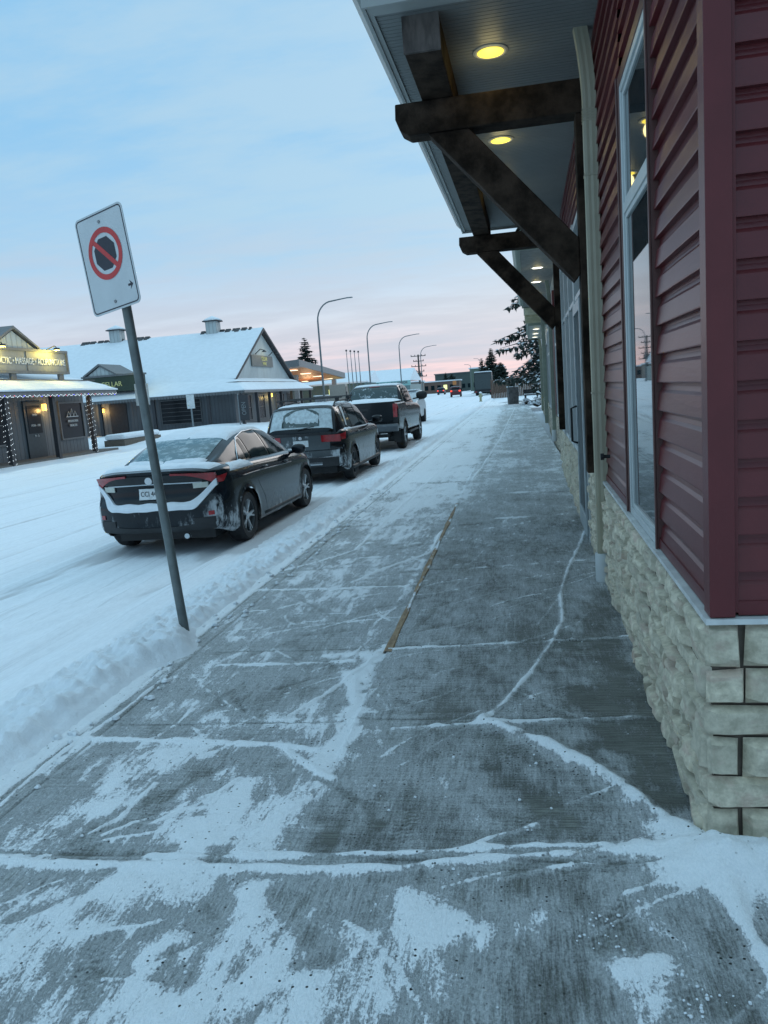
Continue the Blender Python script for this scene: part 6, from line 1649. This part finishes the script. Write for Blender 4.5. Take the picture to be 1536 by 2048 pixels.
# ---------------------------------------------------------------- trees
def leafmat(name, col, var=.5):
    m, nt, b = new_mat(name); a = N(nt, 'ShaderNodeAttribute', attribute_name='tone').outputs['Fac']
    c = mixc(nt, a, tuple(q * (1 - var) for q in col), tuple(q * (1 + var) for q in col)); nt.links.new(c, b.inputs['Base Color'])
    b.inputs['Roughness'].default_value = .8; return m
M['needle'] = leafmat('spruce_needles', (.030, .048, .040)); M['bark'] = simple('bark', (.06, .045, .035), .9, var=.4, bs=.6)
def spruce(name, label, loc, h, rad, group=None, seed=1, lod=1., snowy=.35, bare=.08, fat=1.):
    rr = random.Random(seed); T = thing(name, label, 'tree', loc, rr.uniform(0, 6), group)
    V = []; F = []; tone = []; SV = []; SF = []
    z = h * bare; limbs = MB().tube([(0, 0, -.3), (0, 0, h * .5), (0, 0, h * .98)], [h * .018 + .04, h * .011 + .02, .02], 8)
    while z < h * .985:
        f = 1 - z / h; L0 = rad * (f ** .8) * 1.0 + .12
        nb = max(4, int((7 + 3 * f) * min(1, lod + .3)))
        for k in range(nb):
            a = rr.uniform(0, 2 * PI); L = L0 * rr.uniform(.62, 1.12); droop = rr.uniform(.14, .36) * L * (.5 + f)
            up = .10 * L
            def pt(t): return (math.cos(a) * L * t, math.sin(a) * L * t, z + up * t - droop * t * t + .10 * L * max(0, t - .8) * 2)
            if lod > .6: limbs.tube([pt(0), pt(.5), pt(.95)], [.03 * L / 2 + .012, .012 * L, .006], 4, cap=False)
            n = int(max(4, L * 13 * lod)); w0 = .26 * L ** .5 * fat
            for i in range(n):
                t = (i + rr.random()) / n; p = pt(t * .98 + .02); spread = (.16 * L * (1 - t) + .06) * 1.25
                sd = rr.uniform(-1, 1); px, py = -math.sin(a), math.cos(a)
                c = (p[0] + px * sd * spread, p[1] + py * sd * spread, p[2] - abs(sd) * spread * .4 - rr.random() * .06 * L)
                ang = a + sd * .9 + rr.uniform(-.5, .5); ln = w0 * rr.uniform(.5, 1.0); wd = ln * rr.uniform(.22, .38); tilt = rr.uniform(-.5, .1)
                dx, dy = math.cos(ang), math.sin(ang); o = len(V)
                rl = rr.uniform(-.5, .5) * wd
                V += [(c[0] - dy * wd, c[1] + dx * wd, c[2] + rl), (c[0] + dy * wd, c[1] - dx * wd, c[2] - rl), (c[0] + dx * ln, c[1] + dy * ln, c[2] + tilt * ln), ]
                F.append((o, o + 1, o + 2)); tone += [rr.random()] * 3
                if rr.random() < .5:   # hanging spray
                    o = len(V); V += [(c[0] - dx * wd, c[1] - dy * wd, c[2]), (c[0] + dx * wd, c[1] + dy * wd, c[2]), (c[0] + rr.uniform(-.1, .1) * ln, c[1], c[2] - ln * .75)]; F.append((o, o + 1, o + 2)); tone += [rr.random() * .6] * 3
                if rr.random() < snowy:
                    o = len(SV); q = .65; e = .02 + .015 * L
                    SV += [(c[0] - dy * wd * q, c[1] + dx * wd * q, c[2] + e + rl), (c[0] + dy * wd * q, c[1] - dx * wd * q, c[2] + e - rl), (c[0] + dx * ln * q, c[1] + dy * ln * q, c[2] + e + tilt * ln * q)]; SF.append((o, o + 1, o + 2))
        z += h * (.026 if lod > .6 else .04) * rr.uniform(.7, 1.3)
    me = bpy.data.meshes.new('crown'); me.from_pydata(V, [], F); me.materials.append(M['needle'])
    at = me.attributes.new('tone', 'FLOAT', 'POINT'); at.data.foreach_set('value', tone); o = bpy.data.objects.new('crown', me); COL.objects.link(o); o.parent = T
    if SV:
        me = bpy.data.meshes.new('snow_load'); me.from_pydata(SV, [], SF); me.materials.append(M['snow_far']); s = bpy.data.objects.new('snow_load', me); COL.objects.link(s); s.parent = o
    limbs.build('trunk', M['bark'], T, smooth='all')
    return T
spruce('spruce_tree', 'big drooping spruce loaded with snow at the end of the shop row', (2.5, 53, -.1), 13.8, 4.6, seed=4, snowy=.6, bare=.15, lod=1.1)
spruce('spruce_tree', 'lone dark spruce rising behind the timber canopy', (-33.8, 128, -.1), 11.8, 3.6, seed=8, snowy=.06, lod=1.5, fat=1.7)
for k, (x, y, h, r, l) in enumerate(((-4.0, 150, 8.4, 2.2, 'tallest far spruce above the dark truck'), (-5.9, 152, 6.7, 1.6, 'slender far spruce left of the tallest one'), (-5.0, 158, 7.0, 1.5, 'narrow far spruce close behind the tallest one'), (-2.2, 140, 5.4, 2.6, 'broad low dark fir right of the dark truck'), (-22, 260, 6.6, 2.2, 'small pointed fir over the low brown building'), (-19.6, 255, 6.0, 3.2, 'rounded dark fir over the middle of the far buildings'))):
    spruce('distant_fir', l, (x, y, -.1), h, r, 'firs beyond the end of the street', 20 + k, 1.2, .04, fat=1.9)

def right_verge():
    # wooden fence, stone pillar sign, shrubs
    T = thing('board_fence', 'tall brown board fence behind the big spruce', 'fence', (0, 84, -.1))
    br = simple('fence_brown', (.12, .075, .055), .8, var=.3, scale=6, bs=.2, stretch=(3, 3, .2))
    m = MB(); x = -2.4
    for k in range(56): MB if False else m.box(x + k * .17, x + k * .17 + .155, 0, .03, .1, 2.0 + .05 * math.sin(k * 2.3))
    m.build('boards', br, T)
    for k in range(5): MB().box(-2.45 + k * 2.4, -2.33 + k * 2.4, .03, .15, 0, 2.1).build('post', br, T)
    T = thing('monument_sign', 'weathered grey slab sign standing in snow left of the spruce trunk', 'sign', (-.05, 56, -.1), R(30))
    MB().prism([(-.45, 0), (.30, 0), (.36, 1.25), (-.50, 1.30)], 'y', -.12, .12).build('slab', simple('grey_slab', (.12, .12, .12), .8, var=.35, scale=5, bs=.5), T, bevel=.03)
    MB().box(-.5, .36, -.14, .14, 1.30, 1.36).build('snow_cap', M['snow'], T, bevel=.02)
    rr = random.Random(17)
    for k, (x, y, s, l) in enumerate(((1.35, 50, .62, 'snow laden round shrub beside the last shop corner'), (.75, 53, .5, 'smaller snowy shrub next to the grey slab sign'), (1.9, 55, .6, 'snowy shrub under the lowest spruce branches'))):
        T = thing('snowy_shrub', l, 'shrub', (x, y, -.1), 0, 'shrubs under the spruce')
        tw = MB()
        for _ in range(60):
            a = rr.uniform(0, 2 * PI); e = rr.uniform(.2, 1.4); L = s * rr.uniform(.7, 1.25)
            tw.tube([(0, 0, 0), (math.cos(a) * math.cos(e) * L * .5, math.sin(a) * math.cos(e) * L * .5, math.sin(e) * L * .6), (math.cos(a) * math.cos(e) * L, math.sin(a) * math.cos(e) * L, math.sin(e) * L)], [.014, .01, .004], 4, cap=False)
        tw.build('twigs', M['bark'], T)
        sn = MB()
        for _ in range(46):
            a = rr.uniform(0, 2 * PI); e = rr.uniform(.2, 1.5); L = s * rr.uniform(.55, 1.0); c = (math.cos(a) * math.cos(e) * L, math.sin(a) * math.cos(e) * L, math.sin(e) * L)
            r = rr.uniform(.05, .13); sn.lathe([(.001, c[2] - r * .5), (r, c[2] - r * .15), (r * .8, c[2] + r * .35), (.001, c[2] + r * .6)], 'z', (c[0], c[1], 0), 7)
        tag(sn.build('snow_load', M['snow'], T, smooth='all'), kind='stuff')
    T = thing('park_bench', 'dark bench with thin legs half buried in snow near the last shop corner', 'bench', (1.45, 57, .1), R(8))
    MB().box(-.8, .8, -.2, .2, .42, .47).build('seat', M['post_dark'], T); MB().box(-.8, .8, .2, .24, .55, .85).build('backrest', M['post_dark'], T)
    for sx in (-.7, .7):
        for sy in (-.15, .2): MB().box(sx - .04, sx + .04, sy - .03, sy + .03, -.2, .42 if sy < 0 else .85).build('leg', M['post_dark'], T)
    MB().box(-.78, .78, -.19, .19, .472, .55).build('snow_cap', M['snow'], T, bevel=.03)
    T = thing('fire_hydrant', 'small snow capped hydrant in front of the distant dark truck', 'hydrant', (-3.3, 78, -.1))
    MB().lathe([(.16, 0), (.16, .05), (.11, .08), (.11, .6), (.15, .62), (.15, .68), (.10, .78), (.03, .84)], 'z', (0, 0, 0), 14).build('barrel', simple('hydrant_yellow', (.35, .33, .2), .5, bs=0), T, smooth=True)
    MB().lathe([(.06, -.2), (.06, .2)], 'x', (0, 0, .5), 10).build('outlet', bpy.data.materials['hydrant_yellow'], T)
    MB().lathe([(.14, .8), (.13, .9), (.05, .96), (.001, .97)], 'z', (0, 0, 0), 12).build('snow_cap', M['snow'], T, smooth='all')
right_verge()
